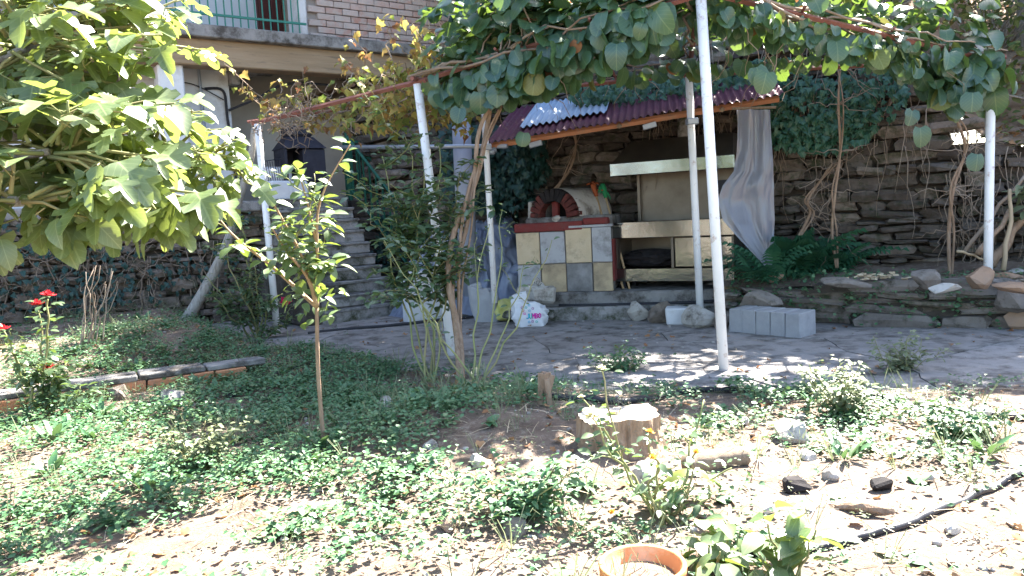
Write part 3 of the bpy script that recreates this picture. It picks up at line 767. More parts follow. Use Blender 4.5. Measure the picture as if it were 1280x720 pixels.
# clamps on the poles
for k, py in (('c', 184), ('d', 152)):
    q = P(PD[k][2] + 4, py, PD[k][4])
    mb = MB(); mb.box(q, (.12, .12, .07), .01); part('clamp', mb, M['galv'], pg)
wp = thing('water_pipe', 'blue grey horizontal pipe from terrace railing to white pole', 'pipe', P(628, 183, 8.85))
a, b = P(415, 184, 11.3) - wp.location, Vector((.05, 0, 0))
mb = MB(); mb.tube([a, b], .026, 10); part('pipe', mb, M['galv'], wp, True)
mb = MB(); mb.tube([a * .02 + Vector((-.05, -.02, -.06)), a * .06 + Vector((-.05, -.02, -.06))], .03, 8); part('coupling', mb, M['galv'], wp, True)

pc = thing('pillar', 'round blue grey concrete pillar behind the twisted vine trunks', 'pillar', P(583, 300, 10.0) * 1)
zb = pc.location.z; pc.location.z = 0
tp = P(576, 148, 10.0)
mb = MB(); mb.tube([(0, 0, -.05), (tp.x - pc.location.x, 0, tp.z)], [.125, .12], 16); part('shaft', mb, M['pillar'], pc, True)
mb = MB(); mb.box((0, 0, .06), (.36, .36, .22), .03); part('plinth', mb, M['concrete_dark'], pc)
wk = G(535, 392, .1); wk = P(532, 362, 9.7)
lb = thing('low_white_wall', 'short whitewashed wall at the foot of green railing', 'wall', (wk.x, wk.y, 0), HF.a)
mb = MB(); mb.box((0, 0, .30), (.62, .2, .62), .02, jit=.012); part('masonry', mb, M['plaster'], lb)

# ------------------------------------------------------------------ platform, oven, grill, roof
PO = G(640, 402); PF = Frame(PO, math.radians(-14))
pl = bpy.data.objects.new('platform', None); COL.objects.link(pl); pl['kind'] = 'structure'; pl.location = PO; pl.rotation_euler = (0, 0, PF.a)
mb = MB(); mb.box((1.35, .9, .06), (2.3, 1.8, .18), .02, jit=.015); part('lower_step', mb, M['concrete_dark'], pl)
mb = MB(); mb.box((1.38, 1.15, .17), (2.85, 1.84, .26), .02, jit=.012); part('upper_step', mb, M['concrete'], pl)
PZ = .30
OO = PF.wor((.02, .33, PZ)); OA = math.radians(-15)
ov = thing('wood_oven', 'domed brick bread oven on a base of yellow and grey tiles', 'oven', OO, OA)
ow, oh = 1.17, .74
mb = MB(); mb.box((ow / 2, .52, oh / 2), (ow - .02, 1.0, oh)); bs = part('oven_base', mb, M['grout'], ov)
xs = (0, .30, .61, .93, 1.17); zs = (0, .35, .74)
tm = [['tile_grey', 'tile_sooty_yellow', 'tile_sooty', 'tile_sooty_yellow'], ['tile_yellow', 'tile_grey', 'tile_yellow', 'tile_grey']]
for r_ in range(2):
    for c_ in range(4):
        mb = MB(); z1 = zs[r_ + 1] + (.03 if r_ and c_ >= 2 else 0)
        mb.box(((xs[c_] + xs[c_ + 1]) / 2, .005, (zs[r_] + z1) / 2), (xs[c_ + 1] - xs[c_] - .012, .035, z1 - zs[r_] - .012), .005, jit=.003)
        part('tile', mb, M[tm[r_][c_]], bs)
mb = MB(); mb.box((ow + .004, .5, .37), (.03, .96, .5), .004); part('side_panel', mb, M['brick_red'], bs)
mb = MB(); mb.box((.92, .03, oh + .045), (.52, .10, .03), .005); part('tile_edge', mb, M['tile_grey'], bs)
mb = MB(); mb.box((.41, .09, oh + .055), (.84, .22, .11), .012, jit=.004); part('ledge', mb, M['brick_red'], ov)
mb = MB(); mb.box((.98, .10, oh + .10), (.30, .2, .08), .012, jit=.004); part('ledge', mb, M['brick_red'], ov)
mb = MB(); mb.box((.63, .58, oh + .09), (1.08, .84, .16), .02); part('hearth', mb, M['concrete'], ov)
AX = math.radians(-38) - OA             # the vault runs back to the right
df = Frame((.46, .24, oh + .165), AX)
VR, VL = .35, .98
def dm(u, v, r=VR, L=VL, y0=.0):
    a = math.pi * u; k = 1 if v < .72 else math.sqrt(max(0.0, 1 - ((v - .72) / .28) ** 2) * .92 + .08)
    return df.wor((-r * math.cos(a) * k, y0 + L * v, r * 1.02 * math.sin(a) * k))
mb = MB().grid(lambda u, v: dm(u, v), 22, 14)
mb.grid(lambda u, v: dm(u, v * .7, VR - .09), 22, 8)
part('dome', mb, M['dome'], ov, True)
arch = MB(); nb_ = 13
for k in range(nb_):
    a = math.pi * (k + .5) / nb_; r_ = VR - .075
    mb = MB(); rot = Matrix.Rotation(AX, 3, 'Z') @ Matrix.Rotation(math.pi / 2 - a, 3, 'Y')
    c = df.wor((-r_ * math.cos(a) * 1.0, .0, r_ * math.sin(a)))
    rot = Matrix.Rotation(AX, 3, 'Z') @ Matrix.Rotation(-(math.pi / 2 - a), 3, 'Y')
    mb.box(c, (math.pi * r_ / nb_ - .005, .14, .15), .008, rot, jit=.004)
    part('arch_brick', mb, M['soot'] if 4 <= k <= 8 else M['arch_red'], ov)
mb = MB(); mb.box(df.wor((0, .34, .12)), (.46, .02, .3), rot=AX); part('back_wall', mb, M['soot'], ov)
mb = MB(); mb.box(df.wor((-.03, .05, .125)), (.10, .06, .26), .01, AX, jit=.006); part('door_brick', mb, M['brick_red'], ov)
mb = MB(); mb.box(df.wor((-.37, .02, .09)), (.055, .12, .25), .012, AX, jit=.01); part('side_stone', mb, M['rock_pale'], ov)
wv = ov
lw_ = PF.wor((.42, .30, PZ + oh + .10))
rock('loose_stone', 'small pinkish stone lying on the red oven ledge', 'stone', OO + Vector((.50, -.08, oh + .112)), (.13, .09, .08), M['rock_pale'], .3, sink=.02)

GO = P(771, 350, 9.3); GO.z = PZ; GA = math.radians(-28); GF = Frame(GO, GA)
gl = thing('steel_grill', 'stainless steel charcoal grill counter under its own hood', 'grill', GO, GA)
gw, gd = GF.hit(917, 300).x, .55
z_ = lambda py: GF.hit(775, py).z
zb0, zb1, zo1, zt = z_(352), z_(336), z_(298), z_(278)
for sx in (.06, gw - .06):
    for sy in (.08, gd - .06):
        mb = MB(); mb.box((sx, sy, zb0 / 2), (.05, .05, zb0 + .01)); part('leg', mb, M['black_iron'], gl)
mb = MB(); mb.box((gw / 2, gd / 2, (zb0 + zb1) / 2), (gw, gd, zb1 - zb0), .006); part('bottom_shelf', mb, M['steel'], gl)
mb = MB(); mb.box((gw / 2, gd / 2 - .02, (zo1 + zt) / 2), (gw + .03, gd + .04, zt - zo1), .006); part('counter', mb, M['steel'], gl)
xm = GF.hit(842, 315).x
mb = MB(); mb.box(((xm + gw) / 2, .02, (zb1 + zo1) / 2), (gw - xm - .03, .025, zo1 - zb1 - .03), .004); part('door_panel', mb, M['steel'], gl)
mb = MB(); mb.box((xm - .015, .02, (zb1 + zo1) / 2), (.03, .04, zo1 - zb1)); mb.box((.015, .02, (zb1 + zo1) / 2), (.03, .04, zo1 - zb1)); mb.box((gw - .012, .02, (zb1 + zo1) / 2), (.024, .04, zo1 - zb1)); part('frame', mb, M['steel_dull'], gl)
mb = MB(); mb.box((gw / 2, gd - .01, (zb1 + zo1) / 2), (gw - .02, .02, zo1 - zb1)); mb.box((.012, gd / 2 + .03, (zb1 + zo1) / 2), (.02, gd - .1, zo1 - zb1)); mb.box((gw - .008, gd / 2 + .03, (zb1 + zo1) / 2), (.02, gd - .1, zo1 - zb1)); part('cabinet', mb, M['steel_dull'], gl)
zh0, zh1 = z_(218), z_(206)
mb = MB(); mb.box((gw / 2 + .06, gd - .02, (zt + zh0) / 2), (gw - .18, .03, zh0 - zt)); part('backsplash', mb, M['steel_dull'], gl)
for sx in (.16, gw - .03):
    mb = MB(); mb.box((sx, gd - .06, (zt + zh0) / 2), (.035, .05, zh0 - zt)); part('upright', mb, M['steel_dull'], gl)
zh2 = z_(186)
mb = MB(); mb.box((gw / 2, .0, (zh0 + zh1) / 2 + .0), (gw + .04, .02, zh1 - zh0 + .03), .003); mb.box((-.02, gd / 2, (zh0 + zh1) / 2), (.02, gd, zh1 - zh0 + .03)); mb.box((gw + .02, gd / 2, (zh0 + zh1) / 2), (.02, gd, zh1 - zh0 + .03)); part('hood_rim', mb, M['steel'], gl)
mb = MB(); a_, b_ = zh1 + .012, zh2 + .1
mb.add([(-.02, .0, a_), (gw + .02, .0, a_), (gw + .02, gd, a_), (-.02, gd, a_), (.12, .34, b_), (gw - .05, .34, b_), (gw - .05, gd, b_), (.12, gd, b_)], [(0, 1, 5, 4), (1, 2, 6, 5), (2, 3, 7, 6), (3, 0, 4, 7), (4, 5, 6, 7)]); part('hood', mb, M['steel_dull'], gl)
mb = MB(); mb.tube([(gw * .55, .45, b_), (gw * .55, .45, b_ + .5)], .09, 14); part('flue', mb, M['concrete_dark'], gl, True)
mb = MB(); mb.box((gw - .22, gd - .05, zt + .36), (.2, .02, .16)); part('vent_grille', mb, M['black_iron'], gl)
ab = thing('coal_bag', 'crumpled black charcoal bags stuffed into the open grill cabinet', 'bag', GF.wor((xm / 2, gd / 2, zb1)), GA)
def lump(sx, sy, sz, n=14, cr=.12, seed=0, pinch=0, flat=.0):
    def f(u, v):
        a = 2 * math.pi * u; t = math.pi * v; r = math.sin(t) ** .75 if v < .5 else math.sin(t) ** .55
        q = 1 + cr * (float(vn(seed + math.cos(a) * 3 + v * 4, math.sin(a) * 3 + v * 5)) - .5) * 2 + cr * .6 * (float(vn(seed + math.cos(a) * 8, math.sin(a) * 8 + v * 9)) - .5) * 2
        if pinch and v < .28: r *= 1 - pinch * (1 - v / .28)
        return Vector((sx / 2 * r * math.cos(a) * q, sy / 2 * r * math.sin(a) * q, sz * (.5 + .5 * math.cos(t) * (1 if v < .5 else .98))))
    return f
mb = MB().grid(lump(xm * .95, gd * .7, .22, cr=.3, seed=4), 26, 14); part('plastic', mb, M['soot'], ab, False)

# tools with gloves leaning by the grill
for nm, lab, a, b, gm, glab in (
    ('broom_stick', 'left wooden stick leaning beside the oven capped by orange glove', PF.wor((1.28, .55, PZ)), P(744, 240, 9.75), 'glove_orange', 'orange rubber glove pulled over the left stick'),
    ('broom_stick', 'right wooden stick leaning beside the grill capped by green glove', PF.wor((1.36, .50, PZ)), P(756, 242, 9.7), 'glove_green', 'green rubber glove pulled over the right stick')):
    t = thing(nm, lab, 'stick', a); mb = MB(); mb.tube([(0, 0, 0), b - a], .014, 8); part('handle', mb, M['stick'], t, True)
    g_ = thing('rubber_glove', glab, 'glove', b)
    mb = MB(); up_ = (b - a).normalized()
    mb.tube([up_ * -.06, up_ * .0, up_ * .07, up_ * .13], [.022, .03, .038, .03], 10); part('palm', mb, M[gm], g_, True)
    for i in range(5):
        aa = -1.1 + .55 * i; s0 = up_ * (.11 if i < 4 else .02) + Vector((.034 * math.sin(aa), -.015, 0)); dr = Vector((math.sin(aa) * .55, -.35, .15 if gm == 'glove_orange' else -.9)).normalized()
        mb = MB(); mb.tube([s0, s0 + dr * .03, s0 + dr * .055 + Vector((0, -.012, -.012)), s0 + dr * (.07 + .01 * (i % 3)) + Vector((0, -.015, -.025))], [.012, .012, .010, .006], 7); part('finger', mb, M[gm], g_, True)

# corrugated roof over the oven
RO = P(609, 178, 8.9); RA = math.radians(-12); RF = Frame(RO, RA)
rx1 = RF.hit(977, 118).x; rz1 = RF.hit(977, 118).z
rf = thing('corrugated_roof', 'maroon corrugated metal roof over the oven with two blue sheets', 'roof', RO, RA)
def sheet(x0, x1, y0, y1, dz, lift, amp=.016, per=.078):
    nx_ = int((x1 - x0) / per * 6)
    def f(u, v):
        x = x0 + (x1 - x0) * u; y = y0 + (y1 - y0) * v
        sagx = .02 * (float(vn(x * 2, y * 2 + 3)) - .5)
        return (x, y, rz1 * x / rx1 + lift * y + dz + amp * math.sin(2 * math.pi * x / per) + sagx + (.012 * (float(vn(x * 5, 2)) - .5) if v == 0 else 0))
    return MB().grid(f, nx_, 4)
LIFT = .34; nsh = 4; dep = 1.75
for k in range(nsh):
    x0, x1 = k * rx1 / nsh - .03, (k + 1) * rx1 / nsh + .03
    part('red_sheet', sheet(x0, x1, -.02 * (k % 2), dep - .25 * k, .004 * k, LIFT), M['roof_red'], rf, True)
b0 = RF.hit(648, 158, .28).x; b1 = RF.hit(745, 151, .28).x
part('blue_sheet', sheet(b0, (b0 + b1) / 2 + .04, .32, 1.75, .035, LIFT), M['roof_blue'], rf, True)
part('blue_sheet', sheet((b0 + b1) / 2, b1 + .12, .38, 1.75, .047, LIFT), M['roof_blue'], rf, True)
for y, s in ((.06, .05), (.85, .06)):
    mb = MB(); mb.add(*((lambda q: (q.v, q.f))(MB().tube([(.02, y, LIFT * y - .055), (rx1 - .02, y, rz1 + LIFT * y - .055)], s * .7, 4)))); part('purlin', mb, M['terracotta'] if y < .5 else M['wood'], rf)
for px in (668, 812, 610):
    q = RF.hit(px, 160, .02); mb = MB(); zz = rz1 * q.x / rx1
    mb.box((q.x, .06, zz - .10), (.15, .06, .06), .005, Matrix.Rotation(-.2, 3, 'Y')); part('bracket', mb, M['galv'], rf)
for q in (.45, 1.5, 2.6):
    mb = MB(); mb.tube([(q, .0, rz1 * q / rx1 - .06), (q, 1.5, rz1 * q / rx1 + LIFT * 1.5 - .06)], .03, 4); part('rafter', mb, M['wood'], rf)

# hanging plastic film at the right end of the roof
FF = Frame(P(944, 140, 8.15), math.radians(-12))
fl = thing('plastic_curtain', 'milky plastic sheet hanging down right of the grill', 'plastic sheet', FF.o, FF.a)
rows = [(137, 921, 963), (160, 922, 964), (190, 921, 966), (214, 917, 967), (232, 903, 968), (250, 897, 968), (275, 903, 969), (296, 921, 968), (314, 938, 967), (331, 954, 965)]
rw_ = [(FF.hit(l, y), FF.hit(r, y)) for y, l, r in rows]
def film(u, v):
    t = v * (len(rows) - 1); i = min(int(t), len(rows) - 2); q = t - i
    a = rw_[i][0].lerp(rw_[i + 1][0], q); b = rw_[i][1].lerp(rw_[i + 1][1], q); p = a.lerp(b, u)
    p.y += .024 * math.sin(u * 13 + v * 3) * (.4 + .6 * (1 - v)) + .05 * (float(vn(u * 5 + 3, v * 7)) - .5) + .03 * abs(float(vn(u * 9 + v * 3, v * 5 - u * 4)) - .5) + .010 * abs(float(vn(u * 21 + 3, v * 14 + u * 9)) - .5) - .12 * v * (1 - u)
    return p
part('film', MB().grid(film, 64, 96), M['film'], fl, True)
mb = MB(); mb.tube([FF.hit(915, 136), FF.hit(970, 134)], .014, 6); part('hanging_batten', mb, M['wood'], fl)

# heap under blue plastic
hc = P(596, 380, 10.5); hc.z = 0
hp = thing('covered_heap', 'heap under crumpled blue grey plastic between vine and oven', 'tarpaulin', hc, -.2)
def ridge(x, y): return 1 - abs(2 * float(vn(x, y)) - 1)
def heap(u, v):
    x, y = (u - .5) * 1.7, (v - .5) * 1.6
    wx, wy = x + .10 * (float(vn(x * 4, y * 4)) - .5), y + .10 * (float(vn(x * 4 + 9, y * 4)) - .5)
    z = 0.0
    for cx, cy, rx, ry, hh in ((.36, .12, .46, .55, 1.12), (-.30, .05, .42, .5, .98), (.1, -.32, .5, .34, .62), (-.5, -.3, .3, .3, .42), (.62, -.25, .28, .34, .55)):
        q = ((wx - cx) / rx) ** 2 + ((wy - cy) / ry) ** 2
        z = max(z, hh * math.exp(-q ** 1.4 * .9))
    e = min(1.0, z * 2.5)
    z += e * (.15 * ridge(wx * 3.3 + wy * 1.2, wy * 3) ** 3 + .09 * ridge(wx * 7 - wy * 3, wy * 6 + wx * 2) ** 3 + .04 * ridge(wx * 15 + 4, wy * 15) ** 2) - .12 * e
    z *= 1.12
    return (x * 1.15 - .14 + .05 * (float(vn(z * 9, x * 9)) - .5), y - .10 * (float(vn(x * 7, z * 9 + 3)) - .5), max(-.02, z - .02))
part('sheet', MB().grid(heap, 120, 110), M['tarp'], hp, True)

# bags
def bag(name, label, w, size, m, rz, seed, pinch=.4, cr=.14):
    t = thing(name, label, 'bag', w, rz); part('sack', MB().grid(lump(*size, cr=cr, seed=seed, pinch=pinch), 40, 26), M[m], t, True); return t
def box_bag(name, label, w, size, m, rz, seed, cr=.05, tilt=0.0, ear=.0):
    t = thing(name, label, 'bag', w, rz)
    def f(u, v):
        a = 2 * math.pi * u; ca, sa = math.cos(a), math.sin(a); e = .45
        x, y = math.copysign(abs(ca) ** e, ca), math.copysign(abs(sa) ** e, sa)
        k = 1 if v < .78 else (1 - (v - .78) / .22) ** .6
        bl_ = (.86 + .14 * math.sin(math.pi * min(1, v / .78)))
        q = 1 + cr * 2 * (float(vn(seed + ca * 2.5 + v * 3, sa * 2.5 + v * 4)) - .5) + cr * (float(vn(seed + ca * 7, sa * 7 + v * 9)) - .5) + cr * .8 * (abs(float(vn(seed + a * 3.5, v * 7 + a)) - .5) - .2)
        z = size[2] * min(1, v / .78) + (.012 * math.sin(9 * a) if v > .6 else 0)
        z += ear * max(0, v - .5) * -ca; z *= 1 + .25 * (float(vn(seed + a * 1.6, 3)) - .5) * min(1, v)
        return Vector((size[0] / 2 * x * k * bl_ * q + tilt * z, size[1] / 2 * y * k * bl_ * q * (1 - .25 * min(1, v)), z))
    part('sack', MB().grid(f, 48, 30), M[m], t, True); return t, f
box_bag('grey_sack', 'large pale grey woven sack standing against the plastic heap', Vector((*G(611, 401).xy, 0)), (.36, .26, .40), 'sack', -.35, 3, tilt=-.16, ear=.12)
yb_ = bag('shopping_bag', 'small yellow knotted shopping bag between grey sack and white bag', Vector((*gp(633, 406).xy, 0)), (.30, .24, .27), 'bag_yellow', 0, 21, .5, .34)
mb = MB(); 
mb.grid(lambda u, v: Vector((.03 + .11 * u, -.118 - .012 * math.sin(math.pi * u) + .01 * v, .06 + .08 * v + .02 * math.sin(5 * u))), 5, 3); part('print', mb, M['ink_orange'], yb_)
wb, wf = box_bag('shopping_bag', 'white shopping bag with coloured square prints beside the step', Vector((*G(664, 407).xy, 0)), (.39, .26, .27), 'bag_white', .05, 12, cr=.16, ear=.20, tilt=-.10)
def on_bag(x, z, off=.006):             # a point on the front of the white bag
    best = None
    v = .78 * z / .29
    lo_, hi_ = .5, 1.0                  # u from -x (pi) round the front (3pi/2) to +x (2pi)
    for _ in range(24):
        m_ = (lo_ + hi_) / 2
        if wf(m_, v).x < x: lo_ = m_
        else: hi_ = m_
    p = wf((lo_ + hi_) / 2, v); return Vector((x, p.y - off, p.z + (z - p.z) * .9))
inks = ['ink_purple', 'ink_green', 'ink_cyan', 'ink_purple', 'ink_orange', 'ink_cyan', 'ink_magenta', 'ink_cyan', 'ink_purple', 'ink_green']
for i, (x, z) in enumerate([(-.10, .225), (-.055, .225), (-.02, .25), (.02, .21), (-.09, .19), (-.02, .185), (-.075, .155), (-.03, .06), (.01, .065), (.055, .06)]):
    mb = MB(); r_ = .017; an = U(0, 1.5); ring = []
    for rr_ in (r_, r_ * .55):
        for k in range(4): ring.append(on_bag(x + rr_ * math.cos(an + k * math.pi / 2), z + rr_ * math.sin(an + k * math.pi / 2)))
    mb.add(ring, [(k, (k + 1) % 4, 4 + (k + 1) % 4, 4 + k) for k in range(4)]); part('square_print', mb, M[inks[i]], wb)
GLY = {'J': [[(1, 0), (1, 3), (.6, 4), (0, 3.6)]], 'U': [[(0, 0), (0, 3), (.5, 4), (1, 3), (1, 0)]], 'M': [[(0, 4), (0, 0), (.5, 2.2), (1, 0), (1, 4)]], 'B': [[(0, 0), (0, 4), (.8, 3.6), (1, 3), (.7, 2), (0, 2)], [(.7, 2), (.9, 1), (.7, .2), (0, 0)]], 'O': [[(.5, 0), (1, 1), (1, 3), (.5, 4), (0, 3), (0, 1), (.5, 0)]]}
x = -.055
for ch, ik in zip('JUMBO', ('ink_cyan', 'ink_green', 'ink_magenta', 'ink_magenta', 'ink_magenta')):
    mb = MB()
    for st_ in GLY[ch]:
        for (x0, y0), (x1, y1) in zip(st_, st_[1:]):
            a, b = Vector((x + x0 * .024, .15 - y0 * .0125)), Vector((x + x1 * .024, .15 - y1 * .0125)); d = (b - a).normalized() * .005; nn = Vector((-d.y, d.x))
            mb.add([on_bag(*(q), .009) for q in (a - d - nn, b + d - nn, b + d + nn, a - d + nn)], [(0, 1, 2, 3)])
    part('letter', mb, M[ik], wb); x += .034

# stones and blocks around the platform
def block_(nm, lab, cat, w, s, m, rz, sink=0):
    t = thing(nm, lab, cat, w, rz); mb = MB(); mb.box((0, 0, s[2] / 2), s, .03, jit=.022); part('stone', mb, m, t)
block_('stone_block', 'left rough pale stone at the foot of the tiled oven base', 'stone', P(660, 375, 9.0) - Vector((0, 0, .02)), (.27, .18, .2), M['rock_pale'], -.1, sink=.0)
block_('stone_block', 'right rough pale stone at the foot of the tiled oven base', 'stone', P(678, 378, 8.95) - Vector((0, 0, .0)), (.30, .2, .18), M['rock_pale'], .1, sink=.0)
fs = thing('flat_slab', 'flat grey slab under the two rough stones before oven', 'slab', P(662, 388, 9.0), -.2)
mb = MB(); mb.box((0, .02, -.04), (.62, .3, .09), .02, jit=.015); part('stone', mb, M['concrete_dark'], fs)
orn = thing('ornament_tile', 'small carved fan-shaped tile leaning on the oven base', 'ornament', P(672, 362, 9.05), -.26)
out = [(-.11, 0), (-.04, .03), (0, -.02), (.04, .03), (.11, 0), (.07, .07), (0, .15), (-.07, .07)]
mb = MB(); mb.add([(x, -.02, z) for x, z in out] + [(x, .02, z) for x, z in out], [tuple(range(8))] + [tuple(range(15, 7, -1))] + [(i, i + 8, (i + 1) % 8 + 8, (i + 1) % 8) for i in range(8)]); part('plaque', mb, M['dome'], orn)
mb = MB()
for a in (-.9, -.45, 0, .45, .9): mb.tube([(0, -.024, .03), (.075 * math.sin(a), -.026, .03 + .075 * math.cos(a))], .005, 5)
mb.tube([(-.06, -.024, .015), (0, -.026, .035), (.06, -.024, .015)], .006, 5); part('relief', mb, M['concrete_dark'], orn)
for (px, py, s, m, lab) in ((797, 401, (0.317, 0.244, 0.232), 'rock_pale', 'first rough stone of the row, chipped, nearest the white bag'), (825, 403, (0.317, 0.268, 0.244), 'stone', 'second stone of the row, brown and knobbly'), (902, 410, (0.22, 0.244, 0.183), 'stone', 'brown stone wedged before the grey cut blocks'), (874, 408, (0.403, 0.293, 0.232), 'rock_pale', 'grey mottled stone right of the white block in row')):
    rock('row_stone', lab, 'stone', Vector((*G(px, py).xy, 0)), s, M[m], U(-.3, .3), 'stones laid along the edge of the platform', sink=.03)
wbk = thing('white_block', 'smooth white block in the row of rough stones', 'block', Vector((*G(850, 404).xy, 0)), -.3, 'stones laid along the edge of the platform')
mb = MB(); mb.box((0, 0, .085), (.29, .2, .18), .015, jit=.012); part('block', mb, M['plaster'], wbk)
q0, q1_ = G(911, 415), G(1000, 424); ba = math.atan2(q1_.y - q0.y, q1_.x - q0.x); n_ = 5; bl_ = (q1_ - q0).length / n_
ordn = ('first', 'second', 'middle', 'fourth', 'last')
cb = MB().box((0, 0, .12), (bl_ - .006, .30, .235), .007, jit=.004).mesh('block', M['blockfac'])
for k in range(n_):
    c = q0.lerp(q1_, (k + .5) / n_) + Vector((-math.sin(ba), math.cos(ba), 0)) * .15
    t = thing('concrete_block', f'{ordn[k]} grey cut block from the white pole, in the row of five', 'block', (c.x, c.y, 0), ba + U(-.03, .03), 'five grey blocks set in a row on the patio')
    inst('block', cb, t, Matrix.Identity(4))

# ------------------------------------------------------------------ fig tree at the left
ft_o = Vector((-3.55, 3.1, 0.0)); ft_o.z = float(gz(ft_o.x, ft_o.y))
ft = thing('fig_tree', 'big fig tree with lobed sunlit leaves reaching in from the left', 'tree', ft_o)
fork = Vector((-3.2, 3.2, 1.25))
mb = MB(); mb.tube([ft_o + Vector((0, 0, -.1)), ft_o + Vector((.06, .02, .4)), ft_o.lerp(fork, .7), fork], [.16, .12, .10, .095], 10)
for p in (mb,): p.v = [tuple(Vector(q) - ft_o) for q in p.v]
part('trunk', mb, M['bark_grey'], ft, True)
blobs = [(30, 60, 3.3, .62, .5, .40, 24), (125, 55, 3.5, .5, .5, .36, 18), (120, 150, 3.2, .50, .4, .30, 18), (60, 190, 2.9, .45, .4, .28, 18), (205, 190, 3.6, .36, .35, .28, 15), (262, 205, 3.8, .26, .3, .20, 10),
         (150, 245, 3.1, .34, .35, .16, 12), (205, 255, 3.4, .22, .25, .10, 6), (20, 250, 2.8, .40, .4, .16, 14), (60, 10, 3.8, .6, .5, .3, 14), (150, 5, 3.7, .28, .3, .15, 6), (-170, 120, 3.3, .8, .7, .55, 20), (-60, -140, 3.4, .9, .8, .45, 22), (-330, -40, 3.2, 1.0, .9, .6, 20)]
lp, ld, ln, ls = [], [], [], []
tw = MB()
def inv(mb, o): mb.v = [tuple(Vector(q) - o) for q in mb.v]; return mb
for bx_, by_, d, rx, ry, rz_, cnt in blobs:
    c = P(bx_, by_, d); limb = MB()
    pts = spline([fork, fork.lerp(c, .5) + Vector((0, 0, .12)), c], 6)
    limb.tube(pts, [.045, .014], 7); part('limb', inv(limb, ft_o), M['bark_grey'], ft, True)
    for _ in range(int(cnt * 1.25)):
        q = Vector(unit(1)[0]) * U(.35, 1) ** .5
        e = c + Vector((q.x * rx, q.y * ry, q.z * rz_)); s0 = c.lerp(e, .15) + Vector((U(-.05, .05), U(-.05, .05), 0))
        ax = (e - s0).normalized()
        tw.tube([s0, s0.lerp(e, .5) + Vector((U(-.03, .03), U(-.03, .03), .02)), e], [.009, .004], 5)
        for k in range(R.choice((4, 5, 6))):
            t = U(.45, 1.0); b = s0.lerp(e, t)
            az = U(0, 6.28); out = Vector((math.cos(az), math.sin(az), U(-.35, .25)))
            dr = (out * .8 + ax * .5).normalized(); pet = b + dr * U(.04, .09)
            tw.tube([b, pet], .003, 4, False)
            lp.append(pet); ld.append(Vector((dr.x, dr.y, dr.z - U(.15, .8)))); ln.append(Vector((U(-.45, .45) - .1, U(-.45, .4) - .35, 1))); ls.append(U(.085, .19) if d < 3.5 else U(.07, .145))
part('twigs', inv(tw, ft_o), M['stem_green'], ft, True, 'stuff')
lp_ = np.array(lp)
leaves(ft, 'leaf', FIG, M['fig'], lp_, ld, ln, ls, 300, origin=ft_o, imp=seen(lp_) * np.array(ls))

# ------------------------------------------------------------------ kiwi vine over the pergola
kb = gp(578, 482)
kv = thing('kiwi_vine', 'kiwi vine with twisted trunks roofing the pergola in round leaves', 'vine', kb)
topk = P(634, 92, 6.95)
for i, (dx, tz, off, r) in enumerate(((-3, 0, .0, .027), (1, 4, 2.2, .022), (3, -6, 4.3, .015), (10, 10, 3.3, .009))):
    pts = []
    for (px, py) in ((578, 484), (573, 420), (566, 352), (575, 290), (592, 225), (606, 165), (622, 120), (634 + tz, 90)):
        t = (484 - py) / 394; c = P(px + dx * (.3 + .7 * math.sin(math.pi * t)) + 9 * math.sin(off + t * 11) * (.25 + t * .75), py, 5.95 + 1.0 * t)
        pts.append(c + Vector((0, .04 * math.cos(off + t * 9), 0)))
    pts[0] = Vector(kb) + Vector((U(-.05, .05), U(-.05, .05), -.05))
    mb = MB(); mb.tube(spline(pts, 5), [r, r * .75], 8); part('trunk', inv(mb, kb), M['bark'], kv, True)
poly = [PT['b'], PT['e'], PT['f'], PT['d'], PT['c']]
def in_poly(x, y):
    c = False
    for i in range(len(poly)):
        a, b = poly[i], poly[i - 1]
        if (a.y > y) != (b.y > y) and x < (b.x - a.x) * (y - a.y) / (b.y - a.y) + a.x: c = not c
    return c
def idw(x, y):
    w = [1 / (.05 + (x - p.x) ** 2 + (y - p.y) ** 2) for p in poly]; return sum(a * p.z for a, p in zip(w, poly)) / sum(w)
lp, ld, ln, ls = [], [], [], []
def kl(p, dr, nrm, s): lp.append(p); ld.append(dr); ln.append(nrm); ls.append(s)
cane = MB()
k = 0
while k < 1250:
    x, y = U(-.7, 4.8), U(5.7, 9.1)
    if not in_poly(x, y): continue
    k += 1
    rear = (y - np.interp(x, [PT['b'].x, PT['e'].x, PT['f'].x], [PT['b'].y, PT['e'].y, PT['f'].y])) > 1.0
    if rear and R.random() < .45: continue
    p = Vector((x, y, (.14 if rear else 0) + idw(x, y) - .02 + .34 * abs(NR.normal()) * .8 + .25 * float(vn(x * 1.3, y * 1.3))))
    az = U(0, 6.28); kl(p, Vector((math.cos(az), math.sin(az), U(-.9, .2))), Vector((U(-.6, .6), U(-.8, .4), 1)), U(.07, .165))
def curtain(a, b, n, drop, w, s=(.07, .165), up=.15):
    ax = (b - a).normalized(); nr = Vector((ax.y, -ax.x, 0)); nr = nr if nr.y < 0 else -nr
    for _ in range(n):
        t = U(0, 1); q = U(-up, 1) ** 1; c = a.lerp(b, t)
        dd = drop(t)
        p = c + nr * U(-w, w * .8) + Vector((0, 0, -dd * q if q > 0 else -q * 1.2))
        if q < 0:                        # the top layer lies flatter, tipped outwards
            kl(p, (nr * U(.3, 1) + ax * U(-.9, .9) + Vector((0, 0, -U(.1, .7)))), nr * U(-.1, .7) + ax * U(-.4, .4) + Vector((0, 0, 1)), U(.06, s[1])); continue
        kl(p, (nr * U(.1, .9) + ax * U(-.7, .7) + Vector((0, 0, -U(.4, 1.2)))).normalized(), nr * U(-.1, 1.2) + ax * U(-.7, .7) + Vector((0, 0, U(.2, 1))), U(*s))
